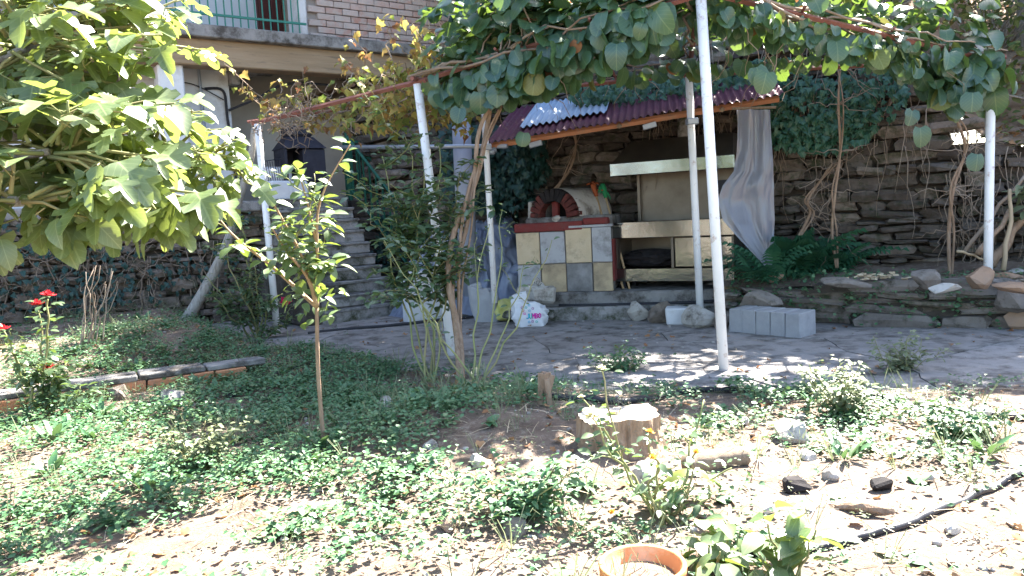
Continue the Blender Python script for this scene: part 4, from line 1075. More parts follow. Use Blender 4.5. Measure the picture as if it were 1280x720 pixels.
curtain(PT['b'] + Vector((.15, 0, .06)), PT['e'] + Vector((-.25, .1, 0)), 500, lambda t: .16 + .2 * math.sin(2.6 * t + .3), .26, (.085, .18), up=.5)
curtain(PT['e'] + Vector((.1, .1, 0)), PT['f'] + Vector((-.1, 0, 0)), 330, lambda t: .14 + .22 * t ** 2, .25, up=.5)
curtain(PT['f'] + Vector((-.75, -.2, .2)), PT['f'] + Vector((.0, 0, .12)), 100, lambda t: .35 + .35 * float(vn(t * 7, 3)), .25, (.12, .2))
curtain(mid('b', 'e', .25) + Vector((0, .5, 0)), mid('e', 'f', .6) + Vector((-.2, .6, 0)), 140, lambda t: .05, .3, up=.4)
n_single = len(lp)
for (px, py, d) in ((958, 103, 5.9), (946, 96, 6.0), (1140, 150, 6.9), (1150, 172, 7.0), (1222, 205, 7.0), (1216, 128, 6.8), (655, 178, 6.9), (600, 128, 6.6), (575, 148, 6.5), (622, 110, 6.6)):
    kl(P(px, py - 12, d), Vector((U(-.3, .3), -.2, -1)), Vector((U(-.3, .3), -1, .5)), U(.12, .17))
for _ in range(620):                     # leaves heaped over the front beam, added for shade on the garden
    t_ = U(.12, 1.02); c = PT['b'].lerp(PT['e'], t_); hgt = 1.05 * math.sin(math.pi * min(1, .15 + t_ * .75)); az = U(0, 6.28)
    kl(c + Vector((U(-.1, .55), U(-.1, .75), U(.1, 1) * hgt)), Vector((math.cos(az), math.sin(az), U(-.9, .2))), Vector((U(-.6, .6), U(-.8, .4), 1)), U(.09, .17))
for _ in range(14):
    t_ = U(.15, 1); c = PT['b'].lerp(PT['e'], t_); cane.tube(wiggle(c, c + Vector((U(-.2, .5), U(-.1, .6), U(.5, 1.0))), 6, .06), [.010, .004], 5)
lp_ = np.array(lp); S = seen(lp_) * np.array(ls)
kx = NR.random(len(lp)); kx[n_single:n_single + 10] = 0
for sel, m, lim in ((kx < .945, M['kiwi'], 260), ((kx >= .945) & (kx < .985), M['kiwi_yellow'], 28), (kx >= .985, M['kiwi_dry'], 12)):
    ix = np.where(sel)[0]
    leaves(kv, 'leaf', KIWI, m, lp_[ix], np.array(ld)[ix], np.array(ln)[ix], np.array(ls)[ix], lim, origin=kb, imp=S[ix])
for (a, b, t0, n) in (('b', 'e', .0, 3), ('e', 'f', 0, 3), ('c', 'd', 0, 2), ('d', 'f', 0, 2), ('b', 'd', 0, 2), ('e', 'd', 0, 2)):
    for _ in range(n): cane.tube(wiggle(PT[a] + Vector((U(-.1, .1), U(-.1, .1), .05)), PT[b] + Vector((U(-.2, .2), U(-.2, .2), .08)), 14, .07), [.014, .006], 5)
for _ in range(46):                      # canes that loop and dangle
    x, y = U(-.5, 4.4), U(5.9, 8.8)
    if not in_poly(x, y): continue
    a = Vector((x, y, idw(x, y) + .05)); cane.tube(wiggle(a, a + Vector((U(-.3, .3), U(-.3, .3), -U(.15, .6))), 6, .05), [.006, .002], 4)
part('canes', inv(cane, kb), M['dead'], kv, True, 'stuff')

# climbing stems on the back wall
for (nm, lab, pts, d, r) in (
    ('climbing_vine', 'bare twisted vine stem rising beside ivy on the back wall', ((1046, 335), (1040, 290), (1044, 240), (1050, 190), (1048, 130), (1050, 82)), 8.35, .018),
    ('climbing_vine', 'slanting bare root crossing the wall right of plastic sheet', ((996, 300), (1012, 268), (1010, 250), (1026, 225), (1040, 205)), 8.7, .02),
    ('climbing_vine', 'gnarled brown vine stem climbing near the right white pole', ((1188, 352), (1186, 290), (1192, 235), (1206, 190), (1200, 160), (1184, 125), (1176, 85)), 7.8, .02),
    ('climbing_vine', 'thick bent root on the wall above the bread oven', ((664, 268), (690, 240), (712, 212), (720, 180), (712, 160)), 10.3, .022)):
    w = P(*pts[0], d); t = thing(nm, lab, 'vine', w); P_ = [P(*q, d + .05 * (i % 2)) - w for i, q in enumerate(pts)]
    mb = MB(); mb.tube(spline(P_, 6), [r, r * .6], 8); part('stem', mb, M['bark'], t, True)
    mb = MB(); mb.tube(spline([p + Vector((.05 * math.sin(i * 2.1), -.02, 0)) for i, p in enumerate(P_)], 6), [r * .6, r * .3], 6); part('stem', mb, M['bark'], t, True)
    mb = MB()
    for i in range(26):
        a = P_[R.randrange(1, len(P_))]; mb.tube(wiggle(a, a + Vector((U(-.45, .45), U(-.08, .05), U(-.45, .3))), 6, .04), [.006, .002], 4)
    part('twigs', mb, M['dead'], t, True, 'stuff')
rt = thing('hanging_roots', 'tangle of dry hanging roots over the right of back wall', 'roots', WF.wor((5.2, -.05, 2.6)))
mb = MB()
for _ in range(230):
    x = U(2.9, 7.5); a = WF.wor((x, -.06, wall_top(x) - U(0, 1.4))) - rt.location
    mb.tube(wiggle(a, a + Vector((U(-.25, .25), U(-.12, .02), -U(.3, 1.1))), 7, .05), [.006, .002], 4)
part('root_strands', mb, M['dead'], rt, True)

# ivy on the walls
def ivy(lab, n, spots, m, size, limit=120, stems=True, tmpl=IVY):
    w = spots[0][0]; t = thing('ivy', lab, 'ivy', w); pos, d, nn, s = [], [], [], []
    tot = sum(q[1] for q in spots)
    for c, wt, fr, rx, rz_, dep in spots:
        for _ in range(int(n * wt / tot)):
            while True:
                a, b = U(-1, 1), U(-1, 1)
                if a * a + b * b < 1 * (.55 + .9 * float(vn(a * 3 + c[0] * 5, b * 3 + 2))): break
            pos.append(c + fr.x * a * rx + Vector((0, 0, b * rz_)) - fr.y * U(.0, dep)); d.append(fr.x * U(-.6, .6) - fr.y * U(.1, .6) + Vector((0, 0, -U(.3, 1))))
            nn.append(-fr.y + Vector((U(-.5, .5), U(-.3, .3), U(0, .8)))); s.append(U(*size))
    pp = np.array(pos); leaves(t, 'leaf', tmpl, m, pp, d, nn, s, limit, origin=w, imp=seen(pp) * np.array(s))
    mb = MB()
    for c, wt, fr, rx, rz_, dep in spots:
        for _ in range(6): a = c + fr.x * U(-rx, rx) * .7 + Vector((0, 0, -rz_)) - w; mb.tube(wiggle(a, a + fr.x * U(-.2, .2) + Vector((0, 0, rz_ * 1.6)), 7, .05), [.012, .004], 5)
    part('stems', mb, M['dead'], t, True)
def wp_(px, py, y=-.05): return WF.wor(WF.hit(px, py, y))
def WS(px, py, wt, rx, rz_, dep=.25): return (wp_(px, py), wt, WF, rx, rz_, dep)
ivy('dense green ivy hanging on back wall right of the roof', 1500, [WS(1010, 135, 3, .75, .35), WS(1035, 165, 2, .5, .22), WS(1000, 165, 1.5, .38, .2), WS(960, 110, 1.2, .5, .35), WS(1085, 105, 1.2, .4, .4)], M['ivy'], (.06, .105), 160)
ivy('bushy green creeper lying along the top of maroon roof', 700, [(P(800, 118, 9.6), 2, RF, .75, .17, .5), (P(900, 112, 9.3), 1.6, RF, .6, .17, .5), (P(760, 122, 9.8), 1, RF, .45, .12, .4)], M['ivy'], (.06, .10), 90)
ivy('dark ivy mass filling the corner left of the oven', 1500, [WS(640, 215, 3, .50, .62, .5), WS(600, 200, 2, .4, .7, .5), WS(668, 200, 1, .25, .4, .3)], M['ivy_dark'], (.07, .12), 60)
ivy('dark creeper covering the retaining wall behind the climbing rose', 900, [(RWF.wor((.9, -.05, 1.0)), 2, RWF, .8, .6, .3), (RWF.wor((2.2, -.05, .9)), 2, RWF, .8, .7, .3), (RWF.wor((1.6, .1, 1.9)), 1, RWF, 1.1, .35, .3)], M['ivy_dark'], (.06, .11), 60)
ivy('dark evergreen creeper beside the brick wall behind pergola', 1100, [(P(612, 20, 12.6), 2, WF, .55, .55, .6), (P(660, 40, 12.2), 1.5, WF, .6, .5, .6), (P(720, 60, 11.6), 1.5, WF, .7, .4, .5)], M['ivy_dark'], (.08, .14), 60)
LW = Frame(HF.wor((0, -.32, 0)), HF.a)
def lwp(px, py): return LW.wor(LW.hit(px, py, -.03))
ivy('sparse creeper and moss tufts over the shaded left retaining wall', 560, [(lwp(60, 350), 2, LW, 1.0, .5, .12), (lwp(140, 350), 1.2, LW, .7, .45, .12), (lwp(20, 300), 1, LW, .7, .3, .12), (lwp(250, 330), .8, LW, .5, .5, .08), (lwp(250, 275), 1, LW, .7, .12, .12)], M['ivy_dark'], (.03, .09), 40)
wr = thing('dry_creeper', 'brown dry creeper stems matted over the left retaining wall', 'creeper', lwp(100, 380)); mb = MB()
for _ in range(150):
    a = lwp(U(-30, 240), U(290, 420)) - LW.y * .03 - wr.location; mb.tube(wiggle(a, a + LW.x * U(-.5, .5) + Vector((0, 0, U(-.5, .5))), 7, .05), [.006, .002], 4)
part('stems', mb, M['dead'], wr, True)
sc_ = thing('cane_clump', 'clump of bare upright canes against the left wall', 'shrub', gp(112, 432)); mb = MB()
for _ in range(12): mb = MB(); mb.tube([q - sc_.location for q in wiggle(sc_.location + Vector((U(-.1, .1), U(-.1, .1), 0)), P(U(90, 150), U(330, 370), sc_.location.y + U(-.1, .2)), 7, .03)], [.007, .003], 5); part('cane', mb, M['dead'], sc_, True)
dt = thing('dry_climber', 'leafless pale twigs sprawling over the brick wall corner', 'climber', P(575, 70, 12.9)); mb = MB()
for _ in range(34):
    a = P(U(555, 600), U(55, 85), 12.75) - dt.location; mb.tube(wiggle(a, P(U(520, 640), U(-10, 60), 12.6) - dt.location, 9, .10), [.011, .003], 4)
part('twigs', mb, M['straw'], dt, True)

# ------------------------------------------------------------------ autumn grape vine on the left beam
lb0 = gp(226, 413)
gv = thing('grape_vine', 'autumn grape vine with orange and yellow leaves tangled on left beam', 'vine', PBs['b'] + Vector((.05, .1, 0)))
go = gv.location.copy()
mb = MB(); mb.tube(spline([Vector((0, 0, -.05)), P(548, 330, 7.2) - go, P(535, 200, 7.25) - go, PT['b'] + Vector((.02, .06, .08)) - go], 6), [.022, .014], 7); part('trunk', mb, M['bark'], gv, True)
lp, ld, ln, ls = [], [], [], []; cane = MB()
A_, B_, C_ = PT['a'], PT['b'], PT['c']
for _ in range(60):
    u, v = U(-.08, 1.1), U(0, .75) ** 1.3
    a = A_.lerp(B_, u).lerp(C_, v) + Vector((0, 0, U(-.1, .25)))
    e = a + Vector((U(-.6, .6), U(-.5, .4), U(-.4, .55))); pts = wiggle(a, e, 8, .08)
    cane.tube([p - go for p in pts], [.009, .003], 5)
    for p in pts[1:]:
        for _ in range(R.choice((1, 1, 2))):
            az = U(0, 6.28); lp.append(p + Vector((U(-.09, .09), U(-.09, .09), U(-.09, .07)))); ld.append((math.cos(az), math.sin(az), -U(.1, 1.2))); ln.append((U(-.7, .7), U(-.9, .3), 1)); ls.append(U(.06, .13))
for _ in range(380):                     # the thick of it, between the two beams
    u, v = U(.25, 1.25), U(.1, 1)
    p = A_.lerp(B_, u).lerp(C_, v * .8) + Vector((0, 0, U(-.28, .2))); az = U(0, 6.28)
    lp.append(p); ld.append((math.cos(az), math.sin(az), -U(.1, 1.2))); ln.append((U(-.7, .7), U(-.9, .3), 1)); ls.append(U(.07, .13))
for _ in range(40):
    a = A_.lerp(B_, U(.05, .45)) + Vector((U(-.2, .2), U(-.2, .3), U(-.2, .15))); cane.tube([q - go for q in wiggle(a, a + Vector((U(-.4, .4), U(-.3, .3), U(-.3, .25))), 8, .09)], [.006, .003], 4)
part('canes', cane, M['dead'], gv, True, 'stuff')
lp_ = np.array(lp); leaves(gv, 'leaf', GRAPE, M['grape'], lp_, ld, ln, ls, 280, origin=go, imp=seen(lp_) * np.array(ls))

# leaning grey trunk against the left wall
lt = thing('leaning_trunk', 'bare grey leaning trunk propped before the left stone wall', 'trunk', lb0)
q = [gp(226, 414, -.05)] + [P(*a) for a in ((238, 392, 9.0), (258, 358, 9.05), (278, 318, 9.1), (290, 286, 9.15), (297, 255, 9.2), (312, 205, 9.2), (318, 160, 9.15))]
q[0] = Vector((q[1].x - .12, q[1].y - .02, float(gz(q[1].x, q[1].y)) - .03))
mb = MB(); mb.tube(spline([p - lb0 for p in q], 5), [.072, .035], 10); part('stem', mb, M['bark_grey'], lt, True)

# ------------------------------------------------------------------ shrubs, roses, sapling
def stems_of(base, tips, r0, r1, amp, n=9):
    out = []
    for tp_ in tips: out.append((wiggle(base + Vector((U(-.05, .05), U(-.05, .05), -.03)), tp_, n, amp), r0, r1))
    return out
def shrub(name, label, cat, base, tips, leaf, tm, stem, r=(.010, .004), amp=.04, per=6, size=(.03, .06), start=.3, limit=120, side=0, droop=.3, group=None, mids=None):
    t = thing(name, label, cat, base, 0, group); lp, ld, ln, ls = [], [], [], []
    ends = []
    for i, tp_ in enumerate(tips):
        b = base + Vector((U(-.05, .05), U(-.05, .05), -.03))
        pts = wiggle(b, tp_, 9, amp); pts = spline(pts, 2)
        mb = MB(); mb.tube([p - base for p in pts], [r[0], r[1]], 6); part('stem', mb, stem, t, True)
        runs = [pts]
        for _ in range(side):
            k = R.randrange(int(len(pts) * .35), len(pts) - 1); L = (Vector(tp_) - base).length * U(.12, .3)
            e = pts[k] + Vector((U(-1, 1), U(-1, 1), U(0, 1.0))).normalized() * L
            sp = wiggle(pts[k], e, 5, amp * .5); sb = MB(); sb.tube([p - base for p in sp], [r[1] * 1.1, r[1] * .6], 5); runs.append(sp); part('side_shoot', sb, stem, t, True)
        for ri, run in enumerate(runs):
            m_ = len(run)
            for k in range(m_):
                f = k / (m_ - 1)
                if ri == 0 and f < start: continue
                for _ in range(per if R.random() < .85 else 1):
                    az = U(0, 6.28); dr = Vector((math.cos(az), math.sin(az), U(-droop, .5))); pet = run[k] + dr * U(.01, .05) + Vector((U(-.02, .02),) * 3)
                    lp.append(pet); ld.append(dr); ln.append((U(-.4, .4), U(-.4, .4) - .15, 1)); ls.append(U(*size))
        ends.append(pts[-1])
    lp_ = np.array(lp)
    if len(lp): leaves(t, 'leaf', tm, leaf, lp_, ld, ln, ls, limit, origin=base, imp=seen(lp_) * np.array(ls))
    return t, ends
def bloom_mesh(seed, layers=(5, 6, 6, 5), open_=1.0):
    r = random.Random(seed); mb = MB()
    for i, n in enumerate(layers):
        rad = 1 - i / len(layers)
        for k in range(n):
            a = 2 * math.pi * (k + .5 * i) / n + r.uniform(-.2, .2); u = Vector((math.cos(a), math.sin(a), 0)); w = Vector((-u.y, u.x, 0)); up_ = .25 + .6 * (1 - rad) / open_
            def pt(s, v): return u * (rad * v * (1 - .35 * v * (1 - rad))) + w * (s * .42 * math.sin(math.pi * min(.92, v + .12)) * (.35 + .65 * rad)) + Vector((0, 0, up_ * v ** 1.4 - .12 * s * s * rad + .1 * v * (1 - rad)))
            mb.add([pt(s, v) for v in (0, .45, .8, 1) for s in (-1, 0, 1)], [(j * 3 + q, j * 3 + q + 1, j * 3 + q + 4, j * 3 + q + 3) for j in range(3) for q in range(2)])
    return mb
_bm = {}
def bloom(parent, w, size, m, base, tilt=(0, 0), nm='flower'):
    k = (m.name, R.randrange(3))
    if k not in _bm: _bm[k] = bloom_mesh(k[1]).mesh(nm, m, True)
    inst(nm, _bm[k], parent, TRS(Vector(w) - base, (size,) * 3, (tilt[0], tilt[1], U(0, 6))))

rb = gp(52, 520)                         # red rose at the left
D_ = rb.y
t, _ = shrub('rose_bush', 'tall sunlit rose bush with red blooms at the left edge', 'rose bush', rb, [P(60, 374, D_), P(47, 386, D_ + .05), P(5, 414, D_ - .1), P(60, 462, D_ - .1), P(84, 452, D_ + .1), P(20, 450, D_ + .2), P(105, 490, D_ - .1)], M['rose'], OVAL, M['stem_green'], (.011, .005), .04, 3, (.04, .08), .2, 170, 2)
for px, py, s in ((60, 369, .052), (46, 380, .048), (3, 412, .055), (62, 458, .042)): bloom(t, P(px, py, D_ - .03), s, M['petal_red'], rb, (U(-.4, .2), U(-.3, .3)))

r2 = gp(322, 428); D_ = r2.y             # rose under the left pole
t, _ = shrub('rose_bush', 'rose bush with magenta bloom around the leaning left white pole', 'rose bush', r2, [P(258, 345, D_), P(280, 300, D_), P(300, 268, D_ + .2), P(318, 330, D_ - .1), P(340, 372, D_ - .15), P(366, 395, D_), P(268, 372, D_ - .2), P(300, 350, D_ + .1)], M['rose'], OVAL, M['stem_green'], (.012, .005), .05, 5, (.04, .08), .2, 170, 3)
bloom(t, P(357, 377, D_ - .15), .075, M['petal_pink'], r2, (.9, .3))
r3 = gp(535, 478); D_ = r3.y             # climbing rose right of the stairs
t, _ = shrub('climbing_rose', 'tall climbing rose thicket in front of the green railing', 'rose bush', r3, [P(478, 195, 7.0), P(505, 168, 7.2), P(548, 178, 7.0), P(500, 270, 6.7), P(575, 215, 6.9), P(530, 215, 6.6), P(560, 255, 6.7)], M['rose'], OVAL, M['stem_green'], (.010, .004), .10, 6, (.05, .10), .40, 300, 7)
t, _ = shrub('rose_shoots', 'few bare green rose shoots fanning out around the vine trunk', 'rose bush', gp(597, 490), [P(655, 330, 5.9), P(520, 372, 5.7), P(690, 300, 6.1), P(480, 300, 6.0), P(612, 280, 6.2), P(628, 262, 6.2)], M['rose'], OVAL, M['stem_green'], (.009, .003), .04, 1, (.03, .06), .62, 40, 1)
sb_ = gp(405, 556); D_ = sb_.y           # young tree in the middle of the left garden
sp = thing('young_tree', 'slender young tree with forked reddish trunk in the weeds', 'tree', sb_)
fk = P(398, 470, D_ + .03); f2 = P(396, 384, D_ + .05)
mb = MB(); mb.tube(spline([sb_ + Vector((0, 0, -.05)), fk, f2], 6), [.013, .0105], 8); part('trunk', inv(mb, sb_), M['bark'], sp, True)
lp, ld, ln, ls = [], [], [], []
def twig_leaves(run, k0, n):
    for k in range(k0, len(run)):
        for _ in range(n if R.random() < .8 else 1):
            az = U(0, 6.28); dr = Vector((math.cos(az), math.sin(az) * .8, U(-.5, .6))); lp.append(run[k] + dr * .014); ld.append(dr); ln.append((U(-.5, .5), U(-.6, .2), 1)); ls.append(U(.05, .10))
for (px, py, dd, bow) in ((258, 250, .25, -.05), (312, 205, -.1, .03), (372, 210, .2, .04), (438, 180, .0, -.05), (340, 285, -.2, .02)):
    e = P(px, py, D_ + dd); L_ = (e - f2).length
    pts = spline([f2, f2.lerp(e, .3) + Vector((bow, 0, .04)), f2.lerp(e, .65) + Vector((bow * 1.3 + U(-.03, .03), 0, .02)), e], 5)
    mb = MB(); mb.tube(pts, [.012, .003], 6); br_ = part('branch', inv(mb, sb_), M['bark_tan'], sp, True)
    twig_leaves(pts, 4, 2); sb2 = MB()
    for _ in range(4 if px < 400 else 2):
        k = R.randrange(4, len(pts) - 2); q = pts[k] + Vector((U(-1, 1), U(-1, 1), U(.0, 1.1))).normalized() * L_ * U(.18, .34)
        run = wiggle(pts[k], q, 6, .015); sb2 = MB(); sb2.tube(run, [.004, .002], 5); twig_leaves(run, 1, 2); part('twig', inv(sb2, sb_), M['stem_green'], sp, True)
for _ in range(60):
    c = f2 + Vector((U(-.17, .12), U(-.14, .14), U(-.08, .26))); az = U(0, 6.28); lp.append(c); ld.append((math.cos(az), math.sin(az), U(-.9, .3))); ln.append((U(-.5, .5), U(-.6, .2), 1)); ls.append(U(.05, .09))
lp_ = np.array(lp); leaves(sp, 'leaf', OVAL, M['sapling'], lp_, ld, ln, ls, 300, origin=sb_, imp=np.array(ls))

yb = gp(832, 655); D_ = yb.y             # yellow rose in the foreground
t, _ = shrub('rose_bush', 'straggly sunlit rose bush with yellow and cream blooms', 'rose bush', yb, [P(752, 462, D_ + .25), P(728, 498, D_ + .1), P(740, 522, D_), P(812, 540, D_), P(818, 572, D_ - .1), P(870, 565, D_), P(880, 500, D_ + .3), P(915, 585, D_ + .1)], M['rose'], OVAL, M['stem_green'], (.008, .003), .03, 1, (.03, .06), .2, 120, 1)
for px, py, s, m, dd in ((752, 460, .022, 'petal_cream', .25), (727, 496, .016, 'petal_cream', .1), (741, 520, .055, 'petal_cream', -.02), (812, 540, .022, 'petal_orange', 0), (816, 572, .022, 'petal_orange', -.1), (870, 565, .02, 'petal_orange', 0), (765, 640, .015, 'petal_orange', -.2)): bloom(t, P(px, py, D_ + dd), s, M[m], yb, (U(-.5, .3), U(-.4, .4)))
fb = gp(985, 735); D_ = fb.y             # big leaves at the bottom edge
t, _ = shrub('leafy_shoot', 'pale broad-leaved shoot at the bottom edge right of the pot', 'plant', fb, [P(1000, 640, D_ + .1), P(960, 655, D_), P(1020, 662, D_), P(930, 668, D_ + .1)], M['sapling'], OVAL, M['stem_green'], (.006, .003), .015, 1, (.07, .12), .5, 60, 0, .6)
fb2 = gp(890, 712)
t, _ = shrub('leafy_shoot', 'broad-leaved shoot overhanging the right rim of the clay pot', 'plant', fb2, [P(872, 672, fb2.y - .05), P(905, 650, fb2.y), P(925, 640, fb2.y + .1), P(900, 690, fb2.y - .2)], M['sapling'], OVAL, M['stem_green'], (.006, .003), .015, 1, (.06, .11), .35, 60, 0, .6)
cl = thing('curled_leaf', 'large yellow curled dry leaf among shoots above the pot', 'leaf', gp(850, 620)); 
mb = MB().grid(lambda u, v: (.30 * (u - .4), .03 * (v - .5) * math.sin(math.pi * min(1, u + .05)) * 3, .02 + .10 * math.sin(math.pi * u * .95) - .03 * abs(v - .5)), 14, 4); part('blade', mb, M['kiwi_yellow'], cl, True)
for i, (px, py, h_, lab, mm) in enumerate(((1128, 470, .3, 'bright leafy weed clump at the patio edge on the right', 'weed_pale'), (1060, 520, .32, 'large sunlit pale weed bush beside the black hose', 'weed_pale'), (770, 470, .22, 'green weed clump behind the tree stump', 'weed'), (1200, 545, .2, 'spreading weed clump in front of the hose', 'weed'), (250, 585, .24, 'grassy upright weed clump in left foreground', 'weed_pale'), (655, 640, .22, 'lush weed clump left of the foreground rose', 'weed'))):
    b = gp(px, py); shrub('weed_clump', lab, 'weed', b, [b + Vector((U(-.22, .22), U(-.18, .18), h_ * U(.5, 1))) for _ in range(14)], M[mm], OVAL, M['stem_green'], (.004, .002), .02, 2, (.025, .05), .15, 60, 1)
rs = MB()
for i, (px, py, lab, s) in enumerate(((505, 590, 'green rosette weed with radiating narrow leaves in mid garden', .14), (150, 655, 'broad rosette weed at the lower left on bare soil', .12), (385, 645, 'pale rosette weed near the bottom left of centre', .12), (355, 668, 'small yellow green rosette weed at lower left', .11), (730, 610, 'dusty rosette weed before the rose bush', .11))):
    b = gp(px, py); t = thing('rosette_weed', lab, 'weed', b); k = 14
    az = np.arange(k) * 2.4; leaves(t, 'leaf', LONG, M['weed'], np.tile(np.array(b) + (0, 0, .01), (k, 1)), np.c_[np.cos(az), np.sin(az), NR.uniform(.15, .9, k)], np.tile((0, 0, 1.), (k, 1)) + NR.normal(size=(k, 3)) * .05, NR.uniform(.7, 1.1, k) * s, 20, origin=b)
pb = thing('spiky_plant', 'spiky plant with long pale leaves at the right edge', 'plant', P(1296, 300, 7.6)); k = 26
az = NR.uniform(0, 6.28, k); leaves(pb, 'leaf', LONG, M['weed_pale'], np.tile(np.array(P(1290, 262, 7.6)), (k, 1)) + NR.normal(size=(k, 3)) * (.05, .05, .16), np.c_[np.cos(az), np.sin(az), NR.uniform(-.3, .7, k)], np.tile((0, 0, 1.), (k, 1)) + NR.normal(size=(k, 3)) * .2, NR.uniform(.2, .38, k), 30, origin=pb.location)
mb = MB(); mb.tube([(0, 0, -.5), (-.03, 0, .1), (-.04, 0, .5)], [.02, .012], 6); part('stem', mb, M['stem_green'], pb, True)

# ferns on the terrace bed
FRD = None
def frond(L, droop, n=13):
    v, f = [], []
    for i in range(n):
        t = i / n; y = L * t; z = L * (.55 * t - droop * t * t); w = L * .24 * math.sin(math.pi * min(1, (t * .9 + .12))) * (1 - t * .35); q = L / n * .48
        for sg in (-1, 1):
            o = len(v); v += [(0, y - q, z), (sg * w * .5, y + q * .2, z - .02 * L), (sg * w, y + q * 1.2, z - .10 * L), (sg * w * .5, y + q * 1.7, z - .02 * L), (0, y + q * .8, z)]
            f += [(o, o + 1, o + 3, o + 4), (o + 1, o + 2, o + 3)]
    return Leaf(v, f)
FR = [frond(1, .75), frond(1, .5), frond(1, 1.0)]
for i, (px, py, lab, n, s) in enumerate(((1002, 338, 'largest dark fern beside the hanging plastic sheet', 26, .55), (1050, 335, 'second fern, arching over the low wall of slabs', 18, .42), (950, 345, 'small dark fern under the hanging plastic sheet', 14, .4))):
    b = G(px, py + 3, .46); t = thing('fern', lab, 'fern', b); az = NR.uniform(0, 6.28, n); s *= 1.55
    leaves(t, 'frond', FR, M['fern'], np.tile(np.array(b), (n, 1)) + NR.normal(size=(n, 3)) * (.07, .05, .02), np.c_[np.cos(az), np.sin(az) * .8, NR.uniform(.2, 1.3, n)], np.tile((0, 0, 1.), (n, 1)), NR.uniform(.6, 1.1, n) * s, 40, origin=b)

# ------------------------------------------------------------------ garden things
sb_ = gp(775, 556)
sm = thing('tree_stump', 'sunlit sawn tree stump with pale top among the rose stems', 'stump', sb_)
def bark_ring(u, v):
    a = 2 * math.pi * u; h = -.05 + .215 * v; r = .18 * (1 + .30 * (1 - v) ** 3) + .03 * abs(2 * float(vn(10 + 3.2 * math.cos(a) * 2, 10 + 3.2 * math.sin(a) * 2 + v)) - 1) + .02 * (float(vn(a * 9, v * 6)) - .5) + .02 * math.sin(2 * a + 1)
    return (r * math.cos(a), r * math.sin(a), h + .012 * math.sin(3 * a) * v)
part('bark', MB().grid(bark_ring, 72, 8), M['bark'], sm)
def cut_ring(u, v):
    p = bark_ring(u, 1.0); return (p[0] * (1 - v) * .97, p[1] * (1 - v) * .97, p[2] - .004 + .006 * float(vn(u * 40, v * 6)))
part('cut_face', MB().grid(cut_ring, 72, 6), M['wood_log'], sm)
s2 = gp(682, 505); t = thing('small_stump', 'small splintered brown stump left of the sawn stump', 'stump', s2)
mb = MB()
for k in range(7): mb.box((U(-.03, .03), U(-.03, .03), .07), (.03, .03, U(.14, .24)), 0, Matrix.Rotation(U(-.25, .35), 3, 'Y'))
part('wood', mb, M['bark'], t)
a, b = gp(858, 590, .03), gp(932, 578, .03)
lg = thing('log', 'short brown log lying on dry grass right of the stump', 'log', a); mb = MB(); mb.tube([p + Vector((0, U(-.004, .004), U(-.004, .004))) for p in spline([(0, 0, 0), (b - a) * .5 + Vector((0, 0, .004)), b - a], 7)], [.056, .048], 12); part('wood', mb, M['wood'], lg, True)
def hose(lab, pts, r, m='rubber', lift=None, n=10):
    w = [Vector(p) for p in pts]; t = thing('hose', lab, 'hose', w[0]); sp_ = spline(w, n)
    if lift is not None: sp_ = [Vector((p.x, p.y, max(float(gz(p.x, p.y)), 0 if lift == 2 else -1) + r * .8)) for p in sp_]
    mb = MB(); mb.tube([p - w[0] for p in sp_], r, 8); part('tube', mb, M[m], t, True); return t
hose('long black hose running right from stump through the weeds', [gp(*q) for q in ((690, 500), (780, 506), (860, 492), (930, 492), (990, 491), (1080, 498), (1180, 514), (1300, 525))], .022, lift=1)
hz = hose('thick dark hose curving across the lower right foreground', [gp(*q) for q in ((930, 696), (985, 690), (1060, 680), (1130, 660), (1200, 632), (1250, 608), (1320, 580))], .015, lift=1)
hose('black hose curving through the weeds right of the edging', [gp(*q) for q in ((285, 498), (318, 484), (350, 468), (400, 452), (450, 446), (490, 449))], .02, lift=1)
hose('black hose along the foot of the stairs', [G(*q) for q in ((385, 418), (430, 413), (490, 408), (560, 400), (610, 396))], .018, lift=2)
hs = PF; q = [Vector((*PF.wor((x, y)+(0,)).xy, z)) for x, y, z in ((.55, .14, .165), (1.0, .10, .165), (1.5, .12, .165), (2.0, .1, .17), (2.5, .0, .2))]
hose('black hose lying on the lower step of the platform', q, .017)
po = gp(803, 752); pz = 0.0
D_ = 2.42; rc = P(803, 703, D_); po = Vector((rc.x, rc.y, float(gz(rc.x, rc.y))))
pt = thing('flower_pot', 'orange clay flower pot cut off by the bottom edge', 'pot', po)
rh = rc.z - po.z; rr_ = .137
mb = MB().lathe((0, 0, 0), [(.0, .01), (rr_ * .66, .01), (rr_ * .90, rh - .045), (rr_ * .93, rh - .044), (rr_ * 1.03, rh - .04), (rr_ * 1.05, rh - .004), (rr_ * 1.03, rh), (rr_ * .95, rh), (rr_ * .93, rh - .005), (rr_ * .80, rh * .55), (0, rh * .55)], 40); part('pot', mb, M['pot'], pt, True)
mb = MB().lathe((0, 0, 0), [(rr_ * .79, rh * .60), (rr_ * .4, rh * .64), (0, rh * .62)], 20, .03); part('potting_soil', mb, M['soil'], pt)
